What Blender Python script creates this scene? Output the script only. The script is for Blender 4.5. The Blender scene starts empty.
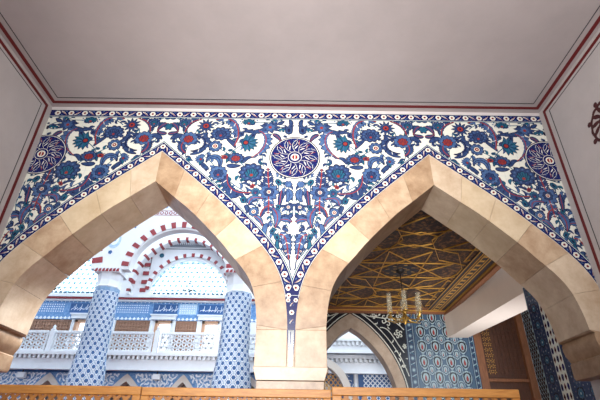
import bpy, bmesh, math, random
from math import sin, cos, pi, radians, sqrt, atan2
from mathutils import Vector, Matrix
random.seed(7)
scn = bpy.context.scene
COL = scn.collection

# ------------------------------------------------------------------ camera
CAM_F, PITCH, YAW, ROLL = 433.7, 0.52667, -0.00287, 0.01509
CX, CZ = 0.0915, 1.6
fw = Vector((sin(YAW)*cos(PITCH), cos(YAW)*cos(PITCH), sin(PITCH)))
rt = Vector((cos(YAW), -sin(YAW), 0.0))
up = rt.cross(fw)
rt2 = rt*cos(ROLL) + up*sin(ROLL)
up2 = up*cos(ROLL) - rt*sin(ROLL)
cam_d = bpy.data.cameras.new('camera')
cam = bpy.data.objects.new('camera', cam_d); COL.objects.link(cam)
m = Matrix((rt2, up2, -fw)).transposed().to_4x4()
m.translation = Vector((CX, 0, CZ))
cam.matrix_world = m
cam_d.sensor_width = 36.0
cam_d.lens = CAM_F*36.0/600.0
cam_d.clip_start = 0.02
scn.camera = cam

# ------------------------------------------------------------------ world and light
w = bpy.data.worlds.new('world'); scn.world = w; w.use_nodes = True
bg = w.node_tree.nodes['Background']
bg.inputs[0].default_value = (0.80, 0.91, 1.0, 1)
bg.inputs[1].default_value = 4.4

def area(name, loc, target, sx, sy, power, color, spread=180):
    l = bpy.data.lights.new(name, 'AREA'); l.shape = 'RECTANGLE'; l.size = sx; l.size_y = sy
    l.energy = power; l.color = color; l.spread = radians(spread)
    o = bpy.data.objects.new(name, l); COL.objects.link(o); o.location = loc
    o.rotation_euler = (Vector(target)-Vector(loc)).to_track_quat('-Z', 'Y').to_euler()
    return o
# daylight from the windows behind the camera; the other lamps are added fill
area('window_light', (-0.8, -3.4, 3.2), (-0.4, 5.0, 4.5), 1.6, 1.2, 105, (1.0, 0.97, 0.93), 50)
area('ceiling_fill', (0.6, -2.6, 3.2), (1.2, 2.2, 6.08), 2.2, 1.4, 170, (1.0, 0.96, 0.94), 105)  # added fill for the ceiling in place of bounced daylight
area('side_room_fill', (1.5, 6.6, 1.0), (3.0, 10.5, 4.2), 2.0, 1.2, 54, (1.0, 0.93, 0.86), 140)  # added fill low in the side room, no real source there
area('beam_fill', (4.9, 8.6, 0.8), (4.3, 9.4, 4.1), 1.2, 1.2, 24, (0.95, 0.97, 1.0), 70)  # added fill from below to brighten the beam underside
area('jamb_fill', (-0.4, 9.0, 7.6), (-3.4, 5.4, 2.7), 1.6, 1.6, 160, (0.95, 0.97, 1.0), 60)  # added lamp, hidden above the arch, to brighten the left jamb

vs = scn.view_settings
vs.view_transform = 'Standard'; vs.look = 'None'; vs.gamma = 1.0; vs.exposure = 0.0
vs.use_curve_mapping = False

# ------------------------------------------------------------------ materials
def lin(c):
    return tuple(((x/255)/12.92 if x/255 <= 0.04045 else ((x/255+0.055)/1.055)**2.4) for x in c)
MATS = {}
def mat(name, rgb, rough=0.6, metal=0.0, noise=0.0, scale=6.0, rgb2=None, bump=0.0, coat=0.0, stretch=None, spec=None, lo=0.32, hi=0.68):
    if name in MATS: return MATS[name]
    M = bpy.data.materials.new(name); M.use_nodes = True
    nt = M.node_tree; b = nt.nodes['Principled BSDF']
    b.inputs['Roughness'].default_value = rough; b.inputs['Metallic'].default_value = metal
    if coat: b.inputs['Coat Weight'].default_value = coat
    if spec is not None: b.inputs['Specular IOR Level'].default_value = spec
    c = lin(rgb); b.inputs['Base Color'].default_value = (*c, 1)
    if noise or rgb2 or bump:
        tc = nt.nodes.new('ShaderNodeTexCoord'); mp = nt.nodes.new('ShaderNodeMapping')
        nt.links.new(tc.outputs['Object'], mp.inputs['Vector'])
        if stretch: mp.inputs['Scale'].default_value = stretch
        n = nt.nodes.new('ShaderNodeTexNoise'); n.inputs['Scale'].default_value = scale
        n.inputs['Detail'].default_value = 8; n.inputs['Roughness'].default_value = 0.68
        nt.links.new(mp.outputs['Vector'], n.inputs['Vector'])
        r = nt.nodes.new('ShaderNodeValToRGB')
        c2 = lin(rgb2) if rgb2 else tuple(x*(1-noise) for x in c)
        r.color_ramp.elements[0].position = lo; r.color_ramp.elements[1].position = hi
        r.color_ramp.elements[0].color = (*c2, 1); r.color_ramp.elements[1].color = (*c, 1)
        nt.links.new(n.outputs['Fac'], r.inputs['Fac'])
        nt.links.new(r.outputs['Color'], b.inputs['Base Color'])
        if bump:
            bp = nt.nodes.new('ShaderNodeBump'); bp.inputs['Strength'].default_value = bump
            bp.inputs['Distance'].default_value = 0.02
            nt.links.new(n.outputs['Fac'], bp.inputs['Height']); nt.links.new(bp.outputs['Normal'], b.inputs['Normal'])
    MATS[name] = M
    return M
def glass(name, rgb, rough=0.05, alpha=0.14):
    M = bpy.data.materials.new(name); M.use_nodes = True
    nt = M.node_tree; b = nt.nodes['Principled BSDF']
    b.inputs['Base Color'].default_value = (*lin(rgb), 1)
    b.inputs['Roughness'].default_value = rough; b.inputs['Alpha'].default_value = alpha
    b.inputs['Specular IOR Level'].default_value = 0.35
    MATS[name] = M
    return M

plaster = mat('plaster', (206, 200, 198), 0.75, noise=0.10, scale=2.2, bump=0.05)
ceil_m = mat('ceiling_plaster', (188, 179, 178), 0.8, noise=0.14, scale=1.1, bump=0.04)
band_red = mat('band_red', (112, 26, 28), 0.6)
band_black = mat('band_black', (36, 40, 44), 0.6)
white_trim = mat('white_trim', (205, 198, 198), 0.6, noise=0.05, scale=5)
st = [mat('stone_pale', (212, 194, 170), 0.36, rgb2=(176, 150, 122), scale=3.2, bump=0.04),
      mat('stone_beige', (200, 176, 148), 0.36, rgb2=(158, 128, 100), scale=4.2, bump=0.04),
      mat('stone_tan', (186, 158, 128), 0.36, rgb2=(138, 108, 80), scale=4.8, bump=0.04),
      mat('stone_cream', (210, 192, 164), 0.36, rgb2=(180, 156, 124), scale=2.8, bump=0.04)]
stone_joint = mat('stone_joint', (150, 128, 104), 0.8)
t_white = mat('tile_white', (220, 220, 208), 0.22, noise=0.06, scale=9)
t_navy = mat('tile_navy', (13, 22, 84), 0.22)
t_dark = mat('tile_outline', (18, 22, 58), 0.25)
t_blue = mat('tile_blue', (50, 76, 118), 0.22, rgb2=(22, 36, 78), scale=30)
t_pale = mat('tile_pale_blue', (78, 110, 152), 0.22, rgb2=(36, 60, 108), scale=26)
t_teal = mat('tile_teal', (24, 98, 116), 0.22, rgb2=(26, 62, 100), scale=30)
t_red = mat('tile_red', (134, 46, 42), 0.25)
t_grout = mat('tile_grout', (176, 184, 188), 0.6)
PAL = [t_white, t_navy, t_dark, t_blue, t_pale, t_teal, t_red, t_grout]
WHITE, NAVY, DARK, BLUE, PALE, TEAL, RED, GROUT = range(8)
marble = mat('white_marble', (226, 230, 236), 0.4, noise=0.07, scale=5)
hall_white = mat('hall_plaster', (226, 228, 232), 0.7, noise=0.04, scale=2)
vous_red = mat('voussoir_red', (150, 52, 60), 0.6, noise=0.2, scale=14)
wood_dark = mat('dark_wood', (92, 52, 28), 0.45, rgb2=(58, 31, 17), scale=5, stretch=(8, 8, 1), bump=0.06)
wood_mid = mat('brown_wood', (142, 92, 58), 0.5, rgb2=(108, 66, 40), scale=5, stretch=(6, 6, 1), bump=0.06)
wood_light = mat('pine_wood', (214, 152, 74), 0.45, rgb2=(182, 116, 48), scale=5, stretch=(1.2, 9, 9), bump=0.05)
wood_slat = mat('pine_slat_wood', (196, 132, 62), 0.5, rgb2=(158, 98, 42), scale=7)
gold = mat('gold_leaf', (208, 158, 74), 0.38, metal=0.35, noise=0.15, scale=10)
brass = mat('brass', (190, 152, 78), 0.3, metal=0.9)
iron = mat('dark_metal', (40, 36, 34), 0.4, metal=0.6)
steel = mat('polished_steel', (215, 222, 226), 0.12, metal=1.0)
clear = glass('clear_glass', (200, 190, 165))
pane_m = glass('window_glass', (205, 235, 250))
cyan_grille = mat('pale_cyan_grille', (150, 205, 228), 0.5)
carpet = mat('red_carpet', (120, 44, 40), 0.9, noise=0.2, scale=12)

# ------------------------------------------------------------------ mesh helpers
class MB:
    def __init__(s): s.v = []; s.f = []; s.m = []; s.mats = []
    def mi(s, m):
        if m not in s.mats: s.mats.append(m)
        return s.mats.index(m)
    def add(s, vs, fs, m):
        o = len(s.v); s.v += [tuple(v) for v in vs]; k = s.mi(m)
        for f in fs: s.f.append(tuple(i+o for i in f)); s.m.append(k)
    def box(s, x0, x1, y0, y1, z0, z1, m):
        s.add([(x0,y0,z0),(x1,y0,z0),(x1,y1,z0),(x0,y1,z0),(x0,y0,z1),(x1,y0,z1),(x1,y1,z1),(x0,y1,z1)],
              [(0,3,2,1),(4,5,6,7),(0,1,5,4),(1,2,6,5),(2,3,7,6),(3,0,4,7)], m)
    def hexa(s, a, b, m):       # two loops of equal length -> solid
        n = len(a)
        s.add(list(a)+list(b), [tuple(range(n))[::-1], tuple(range(n, 2*n))] + [(i, (i+1) % n, n+(i+1) % n, n+i) for i in range(n)], m)
    def prism_y(s, pts, y0, y1, m):   # pts (x,z)
        s.hexa([(x, y0, z) for x, z in pts], [(x, y1, z) for x, z in pts], m)
    def prism_z(s, pts, z0, z1, m):
        s.hexa([(x, y, z0) for x, y in pts], [(x, y, z1) for x, y in pts], m)
    def prism_x(s, pts, x0, x1, m):   # pts (y,z)
        s.hexa([(x0, y, z) for y, z in pts], [(x1, y, z) for y, z in pts], m)
    def lathe(s, prof, cx, cy, m, n=24, rot=0.0):
        o = []; 
        for r, z in prof:
            for i in range(n):
                a = rot+2*pi*i/n; o.append((cx+r*cos(a), cy+r*sin(a), z))
        fs = []
        for j in range(len(prof)-1):
            for i in range(n):
                fs.append((j*n+i, j*n+(i+1) % n, (j+1)*n+(i+1) % n, (j+1)*n+i))
        fs.append(tuple(range(n))[::-1]); fs.append(tuple((len(prof)-1)*n+i for i in range(n)))
        s.add(o, fs, m)
    def tube(s, pts, r, m, n=8):
        pts = [Vector(p) for p in pts]; o = []; 
        for i, p in enumerate(pts):
            d = (pts[min(i+1, len(pts)-1)]-pts[max(i-1, 0)]).normalized()
            a = d.orthogonal().normalized() if i == 0 else (pa - d*pa.dot(d)).normalized()
            pa = a; b = d.cross(a)
            rr = r[i] if isinstance(r, (list, tuple)) else r
            for k in range(n):
                t = 2*pi*k/n; o.append(p+a*cos(t)*rr+b*sin(t)*rr)
        fs = [(j*n+i, j*n+(i+1) % n, (j+1)*n+(i+1) % n, (j+1)*n+i) for j in range(len(pts)-1) for i in range(n)]
        fs.append(tuple(range(n))[::-1]); fs.append(tuple((len(pts)-1)*n+i for i in range(n)))
        s.add(o, fs, m)
    def bar(s, p, q, wd, nrm, th, m):     # flat strip from p to q, width wd in plane with normal nrm, thickness th
        p = Vector(p); q = Vector(q); nn = Vector(nrm).normalized(); d = (q-p).normalized(); sd = d.cross(nn).normalized()*wd/2
        a = [p+sd, p-sd, q-sd, q+sd]; b = [v+nn*th for v in a]
        s.hexa(a, b, m)
    def build(s, name, parent=None, bevel=0.0, smooth=False):
        me = bpy.data.meshes.new(name); me.from_pydata(s.v, [], s.f); me.update()
        for m_ in s.mats: me.materials.append(m_)
        me.polygons.foreach_set('material_index', s.m)
        bm = bmesh.new(); bm.from_mesh(me)
        big = [f for f in bm.faces if len(f.verts) > 4]
        bmesh.ops.recalc_face_normals(bm, faces=bm.faces)
        if big: bmesh.ops.triangulate(bm, faces=big)
        bm.to_mesh(me); bm.free()
        o = bpy.data.objects.new(name, me); COL.objects.link(o)
        if parent: o.parent = parent
        if smooth:
            me.polygons.foreach_set('use_smooth', [True]*len(me.polygons))
            me.set_sharp_from_angle(angle=radians(40))
        if bevel:
            b = o.modifiers.new('bevel', 'BEVEL'); b.width = bevel; b.segments = 2; b.limit_method = 'ANGLE'
        return o
def tag(o, label=None, cat=None, group=None, kind=None):
    if label: o['label'] = label
    if cat: o['category'] = cat
    if group: o['group'] = group
    if kind: o['kind'] = kind
    return o
def empty(name, loc, label, cat, group=None, kind=None):
    o = bpy.data.objects.new(name, None); COL.objects.link(o); o.location = loc
    return tag(o, label, cat, group, kind)
def put(o, parent):           # parent a mesh built in world coordinates under an Empty that is only translated
    o.parent = parent; o.matrix_parent_inverse = Matrix.Translation(-Vector(parent.location))
    return o
def structure(o): o['kind'] = 'structure'; return o

# ------------------------------------------------------------------ painted ceramic drawing
class Art:
    """flat glaze shapes on a surface: every layer sits half a millimetre further out"""
    def __init__(s, fmap, pal=PAL, step=0.0005): s.map = fmap; s.v = []; s.f = []; s.m = []; s.pal = pal; s.T = [lambda p: p]; s.step = step; s.clip = None; s.k = 0
    def poly(s, pts, c, L):
        for T in s.T:
            q = [T(p) for p in pts]
            if s.clip and not all(s.clip(a) for a in q): continue
            s.k += 1; h = L*s.step + (s.k % 13)*6e-6 + s.k*2.2e-8
            o = len(s.v); s.v += [s.map(x, z, h) for x, z in q]
            s.f.append(tuple(range(o, o+len(q)))); s.m.append(c)
    def strip(s, L_, R_, c, L):
        for i in range(len(L_)-1): s.poly([L_[i], L_[i+1], R_[i+1], R_[i]], c, L)
    def disc(s, x, z, r, c, L, n=14, rz=None):
        rz = rz or r
        s.poly([(x+r*cos(2*pi*i/n), z+rz*sin(2*pi*i/n)) for i in range(n)], c, L)
    def lobes(s, x, z, r, k, d, c, L, rot=0, sharp=False, sx=1, sz=1):
        n = k*8; P = []
        for i in range(n):
            a = 2*pi*i/n; u = abs(cos(k*a/2)) if not sharp else abs(((k*a/(2*pi)) % 1)*2-1)
            rr = r*(1-d+d*u); P.append((x+sx*rr*cos(a+rot), z+sz*rr*sin(a+rot)))
        s.poly(P, c, L)
    def curve(s, pts, n=14):        # smooth through control points (quadratic / cubic bezier)
        out = []
        for i in range(n+1):
            t = i/n; q = [Vector((p[0], p[1])) for p in pts]
            while len(q) > 1: q = [q[j].lerp(q[j+1], t) for j in range(len(q)-1)]
            out.append(q[0])
        return out
    def stroke(s, pts, wd, c, L, n=12, taper=False):
        P = s.curve(pts, n); A = []; B = []
        for i, p in enumerate(P):
            d = (P[min(i+1, n)]-P[max(i-1, 0)]).normalized(); nn = Vector((-d.y, d.x))
            k = wd*(sin(pi*(0.08+0.84*i/n)) if taper else 1)/2
            A.append(tuple(p+nn*k)); B.append(tuple(p-nn*k))
        s.strip(A, B, c, L)
    def leaf(s, pts, wd, c=BLUE, rib=None, serr=0, L=3, n=18, side=0, out=0.010):
        for g, cc, LL in ((out, DARK, L), (0, c, L+1)):
            P = s.curve(pts, n); A = []; B = []
            for i, p in enumerate(P):
                d = (P[min(i+1, n)]-P[max(i-1, 0)]).normalized(); nn = Vector((-d.y, d.x))
                t = i/n; k = (wd if wd < .1 else wd*.85)*(sin(pi*t**0.75)**0.8)/2 + g
                ka = kb = k
                if serr and i % 2: 
                    ka = k*(1+serr) if side >= 0 else k*0.75
                    kb = k*(1+serr) if side <= 0 else k*0.75
                if side > 0: kb = kb*0.55
                if side < 0: ka = ka*0.55
                A.append(tuple(p+nn*ka)); B.append(tuple(p-nn*kb))
            s.strip(A, B, cc, LL)
        if wd > .10:
            P = s.curve(pts, 12)
            for i in range(2, 11, 2):
                d = (P[i+1]-P[i-1]).normalized(); nn = Vector((-d.y, d.x)); k = wd*.32
                for sg in ((1, -1) if not side else (side,)):
                    s.stroke([tuple(P[i]), tuple(P[i]+nn*sg*k+d*k*.7)], .008, WHITE if i % 4 else DARK, L+2, 1)
        if rib is not None: s.stroke(pts, max(0.009, wd*0.13), rib, L+2, n)
    def rosette(s, x, z, r, k=9, c=PALE, cc=RED, L=4):
        s.lobes(x, z, r*1.14, k, 0.16, DARK, L); s.lobes(x, z, r, k, 0.18, c, L+1)
        for i in range(k):
            a = 2*pi*i/k; s.stroke([(x+r*.5*cos(a), z+r*.5*sin(a)), (x+r*.95*cos(a), z+r*.95*sin(a))], r*.06, DARK, L+2, 1)
        s.disc(x, z, r*.52, DARK, L+3); s.disc(x, z, r*.44, WHITE, L+4); s.disc(x, z, r*.32, cc, L+5); s.disc(x, z, r*.11, WHITE, L+6, 8)
    def peony(s, x, z, r, sx=1.2, sz=1.0, rot=0, c=BLUE, L=4, mid=TEAL):
        s.lobes(x, z, r*1.1, 11, 0.16, DARK, L, rot, sx=sx, sz=sz); s.lobes(x, z, r, 11, 0.18, c, L+1, rot, sx=sx, sz=sz)
        for i in range(11):
            a = rot+2*pi*(i)/11
            s.disc(x+sx*r*.72*cos(a), z+sz*r*.72*sin(a), r*.10, PALE, L+2, 8)
        s.lobes(x, z-r*.08, r*.62, 8, 0.2, DARK, L+3, rot, sx=sx, sz=sz); s.lobes(x, z-r*.08, r*.54, 8, 0.2, mid, L+4, rot, sx=sx, sz=sz)
        for i in range(-2, 3):
            s.stroke([(x+i*r*.1, z-r*.4), (x+i*r*.22*sx, z+r*.3)], r*.05, DARK, L+5, 1)
        s.disc(x, z-r*.3, r*.15, RED, L+6, 8)
    def fan(s, x, z, r, rot, c=TEAL, k=9, L=4):    # side-view flower, opening along rot
        def pt(a, q): return (x+q*cos(a+rot), z+q*sin(a+rot))
        for g, cc, LL in ((1.1, DARK, L), (1.0, c, L+1)):
            P = [pt(pi, r*.55*g)]
            n = k*4
            for i in range(n+1):
                t = i/n; a = -1.9+3.8*t; u = abs(((k*t) % 1)*2-1)
                P.append(pt(a, r*g*(0.72+0.30*(1-u))))
            s.poly(P, cc, LL)
        for i in range(k):
            a = -1.5+3.0*i/(k-1); s.stroke([pt(a, r*.25), pt(a, r*.8)], r*.06, DARK if i % 2 else PALE, L+2, 1)
        s.disc(*pt(pi, r*.12), r*.3, DARK, L+3, 10); s.disc(*pt(pi, r*.12), r*.2, RED, L+4, 8)
    def star(s, x, z, r, k=11, c=BLUE, L=4):
        s.lobes(x, z, r*1.12, k, 0.45, DARK, L, sharp=True); s.lobes(x, z, r, k, 0.5, c, L+1, sharp=True)
        s.disc(x, z, r*.42, DARK, L+2); s.disc(x, z, r*.34, RED, L+3); s.disc(x, z, r*.14, DARK, L+4, 8)
    def tulip(s, x, z, r, rot, c=TEAL, L=4, tip=None):
        def pt(a, b): return (x+r*(a*cos(rot)-b*sin(rot)), z+r*(a*sin(rot)+b*cos(rot)))
        sh = [(-.9, 0), (-.6, .5), (0, .6), (.55, .55), (1.15, .75), (.7, .2), (1.25, 0), (.7, -.2), (1.15, -.75), (.55, -.55), (0, -.6), (-.6, -.5)]
        s.poly([pt(a*1.16, b*1.2) for a, b in sh], DARK, L); s.poly([pt(a, b) for a, b in sh], c, L+1)
        s.poly([pt(a*.45-.1, b*.4) for a, b in sh], tip if tip is not None else DARK, L+2)
    def build(s, name, parent=None):
        me = bpy.data.meshes.new(name); me.from_pydata(s.v, [], s.f); me.update()
        for m_ in s.pal: me.materials.append(m_)
        me.polygons.foreach_set('material_index', s.m)
        bm = bmesh.new(); bm.from_mesh(me)
        big = [f for f in bm.faces if len(f.verts) > 4]
        if big: bmesh.ops.triangulate(bm, faces=big)
        bm.to_mesh(me); bm.free()
        o = bpy.data.objects.new(name, me); COL.objects.link(o)
        if parent: o.parent = parent
        return o

# ================================================================== near room
XL, XR, YW, YB, ZC = -3.70, 3.67, 5.0, 5.7, 6.08
Z0 = 1.6
b = MB(); b.box(-14, 9, -5, 17, -0.2, 0, carpet); structure(b.build('floor'))
b = MB(); b.box(XL-.3, XR+.3, -4.3, YB, ZC, ZC+.25, ceil_m); ceiling = structure(b.build('ceiling'))
def loop_band(d0, d1, wd):   # rectangular painted loop just below the ceiling
    x0, x1, y1, y0 = XL+d0, XR-d0, YW-d1, -3.9
    z0, z1 = ZC-.003, ZC
    return [(x0, x0+wd, y0, y1), (x1-wd, x1, y0, y1), (x0+wd, x1-wd, y1-wd, y1), (x0+wd, x1-wd, y0, y0+wd)]
b = MB()
for r in loop_band(.05, .088, .052): b.box(*r, ZC-.003, ZC, band_red)
b.build('painted_red_band', ceiling)
b = MB()
for r in loop_band(.17, .205, .010): b.box(*r, ZC-.003, ZC, band_black)
b.build('painted_black_line', ceiling)
for side, x0, x1, xi, sg in (('left', XL-.3, XL, XL, 1), ('right', XR, XR+.3, XR, -1)):
    b = MB(); b.box(x0, x1, -4.3, YB, 0, ZC, plaster); wl = structure(b.build('wall_'+side))
    for nm, d, dz, wd, mm in (('painted_red_band', .100, .055, .050, band_red), ('painted_black_line', .235, .15, .010, band_black)):
        b = MB(); xa, xb = sorted((xi, xi+sg*.003))
        b.box(xa, xb, YW-d-wd, YW-d, 0.3, ZC-dz, mm); b.box(xa, xb, -3.9, YW-d-wd, ZC-dz-wd, ZC-dz, mm)
        b.build(nm, wl)
    if side == 'right': wall_right = wl
# wall behind the camera, with two window openings
b = MB()
b.box(XL, XR, -4.3, -4.1, 0, 0.9, plaster); b.box(XL, XR, -4.3, -4.1, 3.8, ZC, plaster)
b.box(XL, -2.4, -4.3, -4.1, .9, 3.8, plaster); b.box(-.6, .6, -4.3, -4.1, .9, 3.8, plaster); b.box(2.4, XR, -4.3, -4.1, .9, 3.8, plaster)
structure(b.build('wall_back'))

# painted roundel on the right wall: interlaced dark red strokes
def rmap(y, z, h): return (XR-.002-h, y, z)
RC = (3.93, 5.03); RR = 0.26
b = Art(rmap, [band_red, mat('roundel_maroon', (70, 20, 22), .6)])
for a0 in range(0, 360, 30):
    a = radians(a0); pts = []
    P = lambda r, t: (RC[0]+RR*r*cos(a+t), RC[1]+RR*r*sin(a+t))
    b.stroke([P(.98, 0), P(1.05, .35), P(.6, .75), P(.35, .4)], .034, 1, 1)
    b.stroke([P(.98, 0), P(.9, -.4), P(.55, -.2), P(.5, .35), P(.15, .2)], .034, 1, 2)
for k in range(12):
    a = 2*pi*k/12; b.stroke([(RC[0]+RR*.94*cos(a+t), RC[1]+RR*.94*sin(a+t)) for t in (0, .27, .54)], .036, 1, 3, 4)
for a in (pi-.35, pi+.5, pi+1.3, .3, 1.2, -.6): b.disc(RC[0]+RR*1.1*cos(a+.2), RC[1]+RR*1.1*sin(a+.2), .035, 1, 3, 10)
tag(b.build('painted_roundel', wall_right), 'dark red interlaced roundel painted on the wall')

# ------------------------------------------------------------------ pointed arches
INNER = [(0, 3.175), (.3, 2.925), (.57, 2.70), (.95, 2.32), (1.13, 2.11), (1.28, 1.94), (1.38, 1.79), (1.44, 1.64), (1.48, 1.45), (1.5, 1.25)]
OUTER = [(0, 3.68), (.5, 3.245), (.9, 2.885), (1.19, 2.59), (1.42, 2.34), (1.6, 2.11), (1.70, 1.94), (1.77, 1.77), (1.82, 1.57), (1.845, 1.38), (1.855, 1.2)]
AC = 1.9
def smooth_pl(pts, n=64):
    # catmull-rom through the points, resampled by arc length
    P = [Vector(p) for p in pts]; Q = []
    for i in range(len(P)-1):
        p0 = P[i-1] if i else P[0]*2-P[1]; p1, p2 = P[i], P[i+1]; p3 = P[i+2] if i+2 < len(P) else P[-1]*2-P[-2]
        for k in range(8):
            t = k/8; Q.append(.5*((2*p1)+(p2-p0)*t+(2*p0-5*p1+4*p2-p3)*t*t+(3*p1-p0-3*p2+p3)*t**3))
    Q.append(P[-1]); L = [0]
    for i in range(1, len(Q)): L.append(L[-1]+(Q[i]-Q[i-1]).length)
    out = []; j = 0
    for i in range(n+1):
        d = L[-1]*i/n
        while j < len(L)-2 and L[j+1] < d: j += 1
        out.append(Q[j].lerp(Q[j+1], (d-L[j])/(L[j+1]-L[j])))
    return out, L[-1]
IN, LI = smooth_pl(INNER, 72); OUT, LO = smooth_pl(OUTER, 72)
def outer_z(dx):
    dx = abs(dx)
    if dx >= OUT[-1].x: return 0.66
    for i in range(len(OUT)-1):
        if OUT[i].x <= dx <= OUT[i+1].x:
            t = (dx-OUT[i].x)/max(1e-6, OUT[i+1].x-OUT[i].x); return OUT[i].y+(OUT[i+1].y-OUT[i].y)*t
    return OUT[-1].y
def clampx(x): return max(XL-.02, min(XR+.02, x))

# masonry core behind the facing
b = MB(); N = 150; xs = [XL-.02+(XR-XL+.04)*i/N for i in range(N+1)]
xs = sorted(set(xs+[-AC, AC, -AC-OUT[-1].x, -AC+OUT[-1].x, AC-OUT[-1].x, AC+OUT[-1].x]))
for i in range(len(xs)-1):
    xa, xb = xs[i], xs[i+1]; mid = (xa+xb)/2; c = -AC if mid < 0 else AC
    if abs(mid-c) > OUT[-1].x: za = zb = 0.8
    else: za, zb = outer_z(xa-c), outer_z(xb-c)
    b.prism_y([(xa, za+Z0), (xb, zb+Z0), (xb, ZC), (xa, ZC)], YW+.02, YB-.02, stone_joint)
wall_front = structure(b.build('wall_front'))

def ring(side, sgn_list, joints, name, label):
    b = MB()
    for sg in sgn_list:
        for k in range(len(joints)-1):
            i0, i1 = joints[k], joints[k+1]
            m_ = st[(k*3+(2 if sg*side < 0 else 0)+(1 if k % 3 == 2 else 0)) % 4]
            lo = []; lo2 = []
            for i in range(i0, i1+1):
                e = 0.0
                a, o_ = IN[i].copy(), OUT[i].copy()
                lo.append((clampx(side*AC+sg*a.x), a.y+Z0)); lo2.append((clampx(side*AC+sg*o_.x), o_.y+Z0))
            # a hairline joint: pull the end faces in by 1.5 mm
            def pull(P, Q, j, jn):
                for arr in (P, Q):
                    p, q = Vector(arr[j]), Vector(arr[jn]); d = (q-p).normalized()*.0015; arr[j] = tuple(p+d)
            if k: pull(lo, lo2, 0, 1)
            pull(lo, lo2, -1, -2)
            n = len(lo)
            V = [(x, YW, z) for x, z in lo]+[(x, YW, z) for x, z in lo2]+[(x, YB, z) for x, z in lo]+[(x, YB, z) for x, z in lo2]
            F = []
            for i in range(n-1):
                F += [(i, i+1, n+i+1, n+i), (2*n+i, 3*n+i, 3*n+i+1, 2*n+i+1), (i, 2*n+i, 2*n+i+1, i+1), (n+i, n+i+1, 3*n+i+1, 3*n+i)]
            F += [(0, n, 3*n, 2*n), (n-1, 3*n-1, 4*n-1, 2*n-1)]
            b.add(V, F, m_)
    return tag(b.build(name, wall_front), label)
ring(-1, (1, -1), [0, 11, 23, 35, 47, 59, 72], 'stone_arch', 'left beige stone arch with the wide bright opening')
ring(1, (1, -1), [0, 12, 24, 36, 48, 60, 72], 'stone_arch', 'right beige stone arch in front of the wooden ceiling')
# the pier between the arches, then its impost and shaft
b = MB()
for sg in (-1, 1):
    a, o_ = 0.40, 0.045
    for z0, z1, mm in ((.8, 1.2, st[1]),):
        x0, x1 = sorted((sg*a, sg*o_)); b.box(x0, x1, YW, YB, z0+Z0, z1+Z0+.05 if False else z1+Z0, mm)
# wedge blocks that close the small gap up to the ring ends
for sg in (-1, 1):
    b.prism_y([(sg*.045, 1.2+Z0), (sg*.40, 1.2+Z0), (sg*.40, 1.25+Z0)], YW, YB, st[1])
b.box(-.045, .045, YW+.012, YB, .8+Z0, 1.2+Z0, st[1])
b.prism_y([(-.41, .8+Z0), (-.405, .78+Z0), (-.37, .665+Z0), (.37, .665+Z0), (.405, .78+Z0), (.41, .8+Z0)], YW-.012, YB+.012, st[0])
b.prism_y([(-.365, .66+Z0), (-.365, .50+Z0), (.365, .50+Z0), (.365, .66+Z0)], YW+.01, YB-.01, st[2])
b.box(-.35, .35, YW+.03, YB-.03, 0, .5+Z0, st[1])
tag(b.build('stone_pier', wall_front, bevel=.004), 'beige stone pier with a thin impost moulding')
# corbels at the side walls
for sg, wx, lab in ((-1, XL, 'moulded stone corbel under the left springing'), (1, XR, 'moulded stone corbel under the right springing')):
    b = MB(); o = AC+1.5
    prof = [(o+.01, 1.25), (o+.015, 1.235), (o+.055, 1.225), (o+.04, 1.19), (o+.04, 1.14), (o+.055, 1.08), (o+.085, 1.03), (o+.10, 1.0), (o+.085, .985), (o+.085, .83), (o+.10, .80), (XR+.01, .80), (XR+.01, 1.25)]
    P = [(sg*x, z+Z0) for x, z in prof]
    b.prism_y(P, YW+.004, YB+.004, st[2]); put_ = b.build('stone_corbel', wall_front, smooth=True); tag(put_, lab)

# ------------------------------------------------------------------ tile field
def fmap(base): return lambda x, z, h: (x, base-h, z+Z0)
TT = 4.436       # top of tile
def tclip(p):
    x, z = p
    if abs(x) > 3.72 or z > TT: return False
    c = AC if x > 0 else -AC
    return z > outer_z(x-c)-.08
art = Art(fmap(YW+.012)); 
for i in range(len(xs)-1):
    xa, xb = xs[i], xs[i+1]; mid = (xa+xb)/2; c = -AC if mid < 0 else AC
    if abs(mid-c) > OUT[-1].x: za = zb = 1.2
    else: za, zb = outer_z(xa-c), outer_z(xb-c)
    art.poly([(xa, za-.01), (xb, zb-.01), (xb, TT), (xa, TT)], WHITE, 0)
art.T = [lambda p: p]
# grout lines of the square tiles
for k in range(-15, 16):
    x = k*.243; c = AC if x > 0 else -AC
    zl = outer_z(x-c) if abs(x-c) < OUT[-1].x else 1.3
    art.poly([(x-.002, max(zl, 1.2)), (x+.002, max(zl, 1.2)), (x+.002, TT), (x-.002, TT)], GROUT, 1)
for k in range(14):
    z = TT-.12-.243*k
    if z < 1.3: break
    art.poly([(XL, z-.002), (XR, z-.002), (XR, z+.002), (XL, z+.002)], GROUT, .8) if z > 3.68 else None
    if z <= 3.68:
        for sx in (-1, 0, 1):
            dx = 0
            while dx < 1.86 and outer_z(dx) > z: dx += .01
            hw = AC-dx
            if sx == 0: art.poly([(-hw, z-.002), (hw, z-.002), (hw, z+.002), (-hw, z+.002)], GROUT, .8)
            else:
                xo = sx*(AC+dx)
                if abs(xo) < 3.66:
                    x0, x1 = sorted((xo, sx*3.69)); art.poly([(x0, z-.002), (x1, z-.002), (x1, z+.002), (x0, z+.002)], GROUT, .8)
ax2 = 2*AC-.04
art.T = [lambda p: p, lambda p: (-p[0], p[1]), lambda p: (ax2-p[0], p[1]), lambda p: (p[0]-ax2, p[1])]
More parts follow.
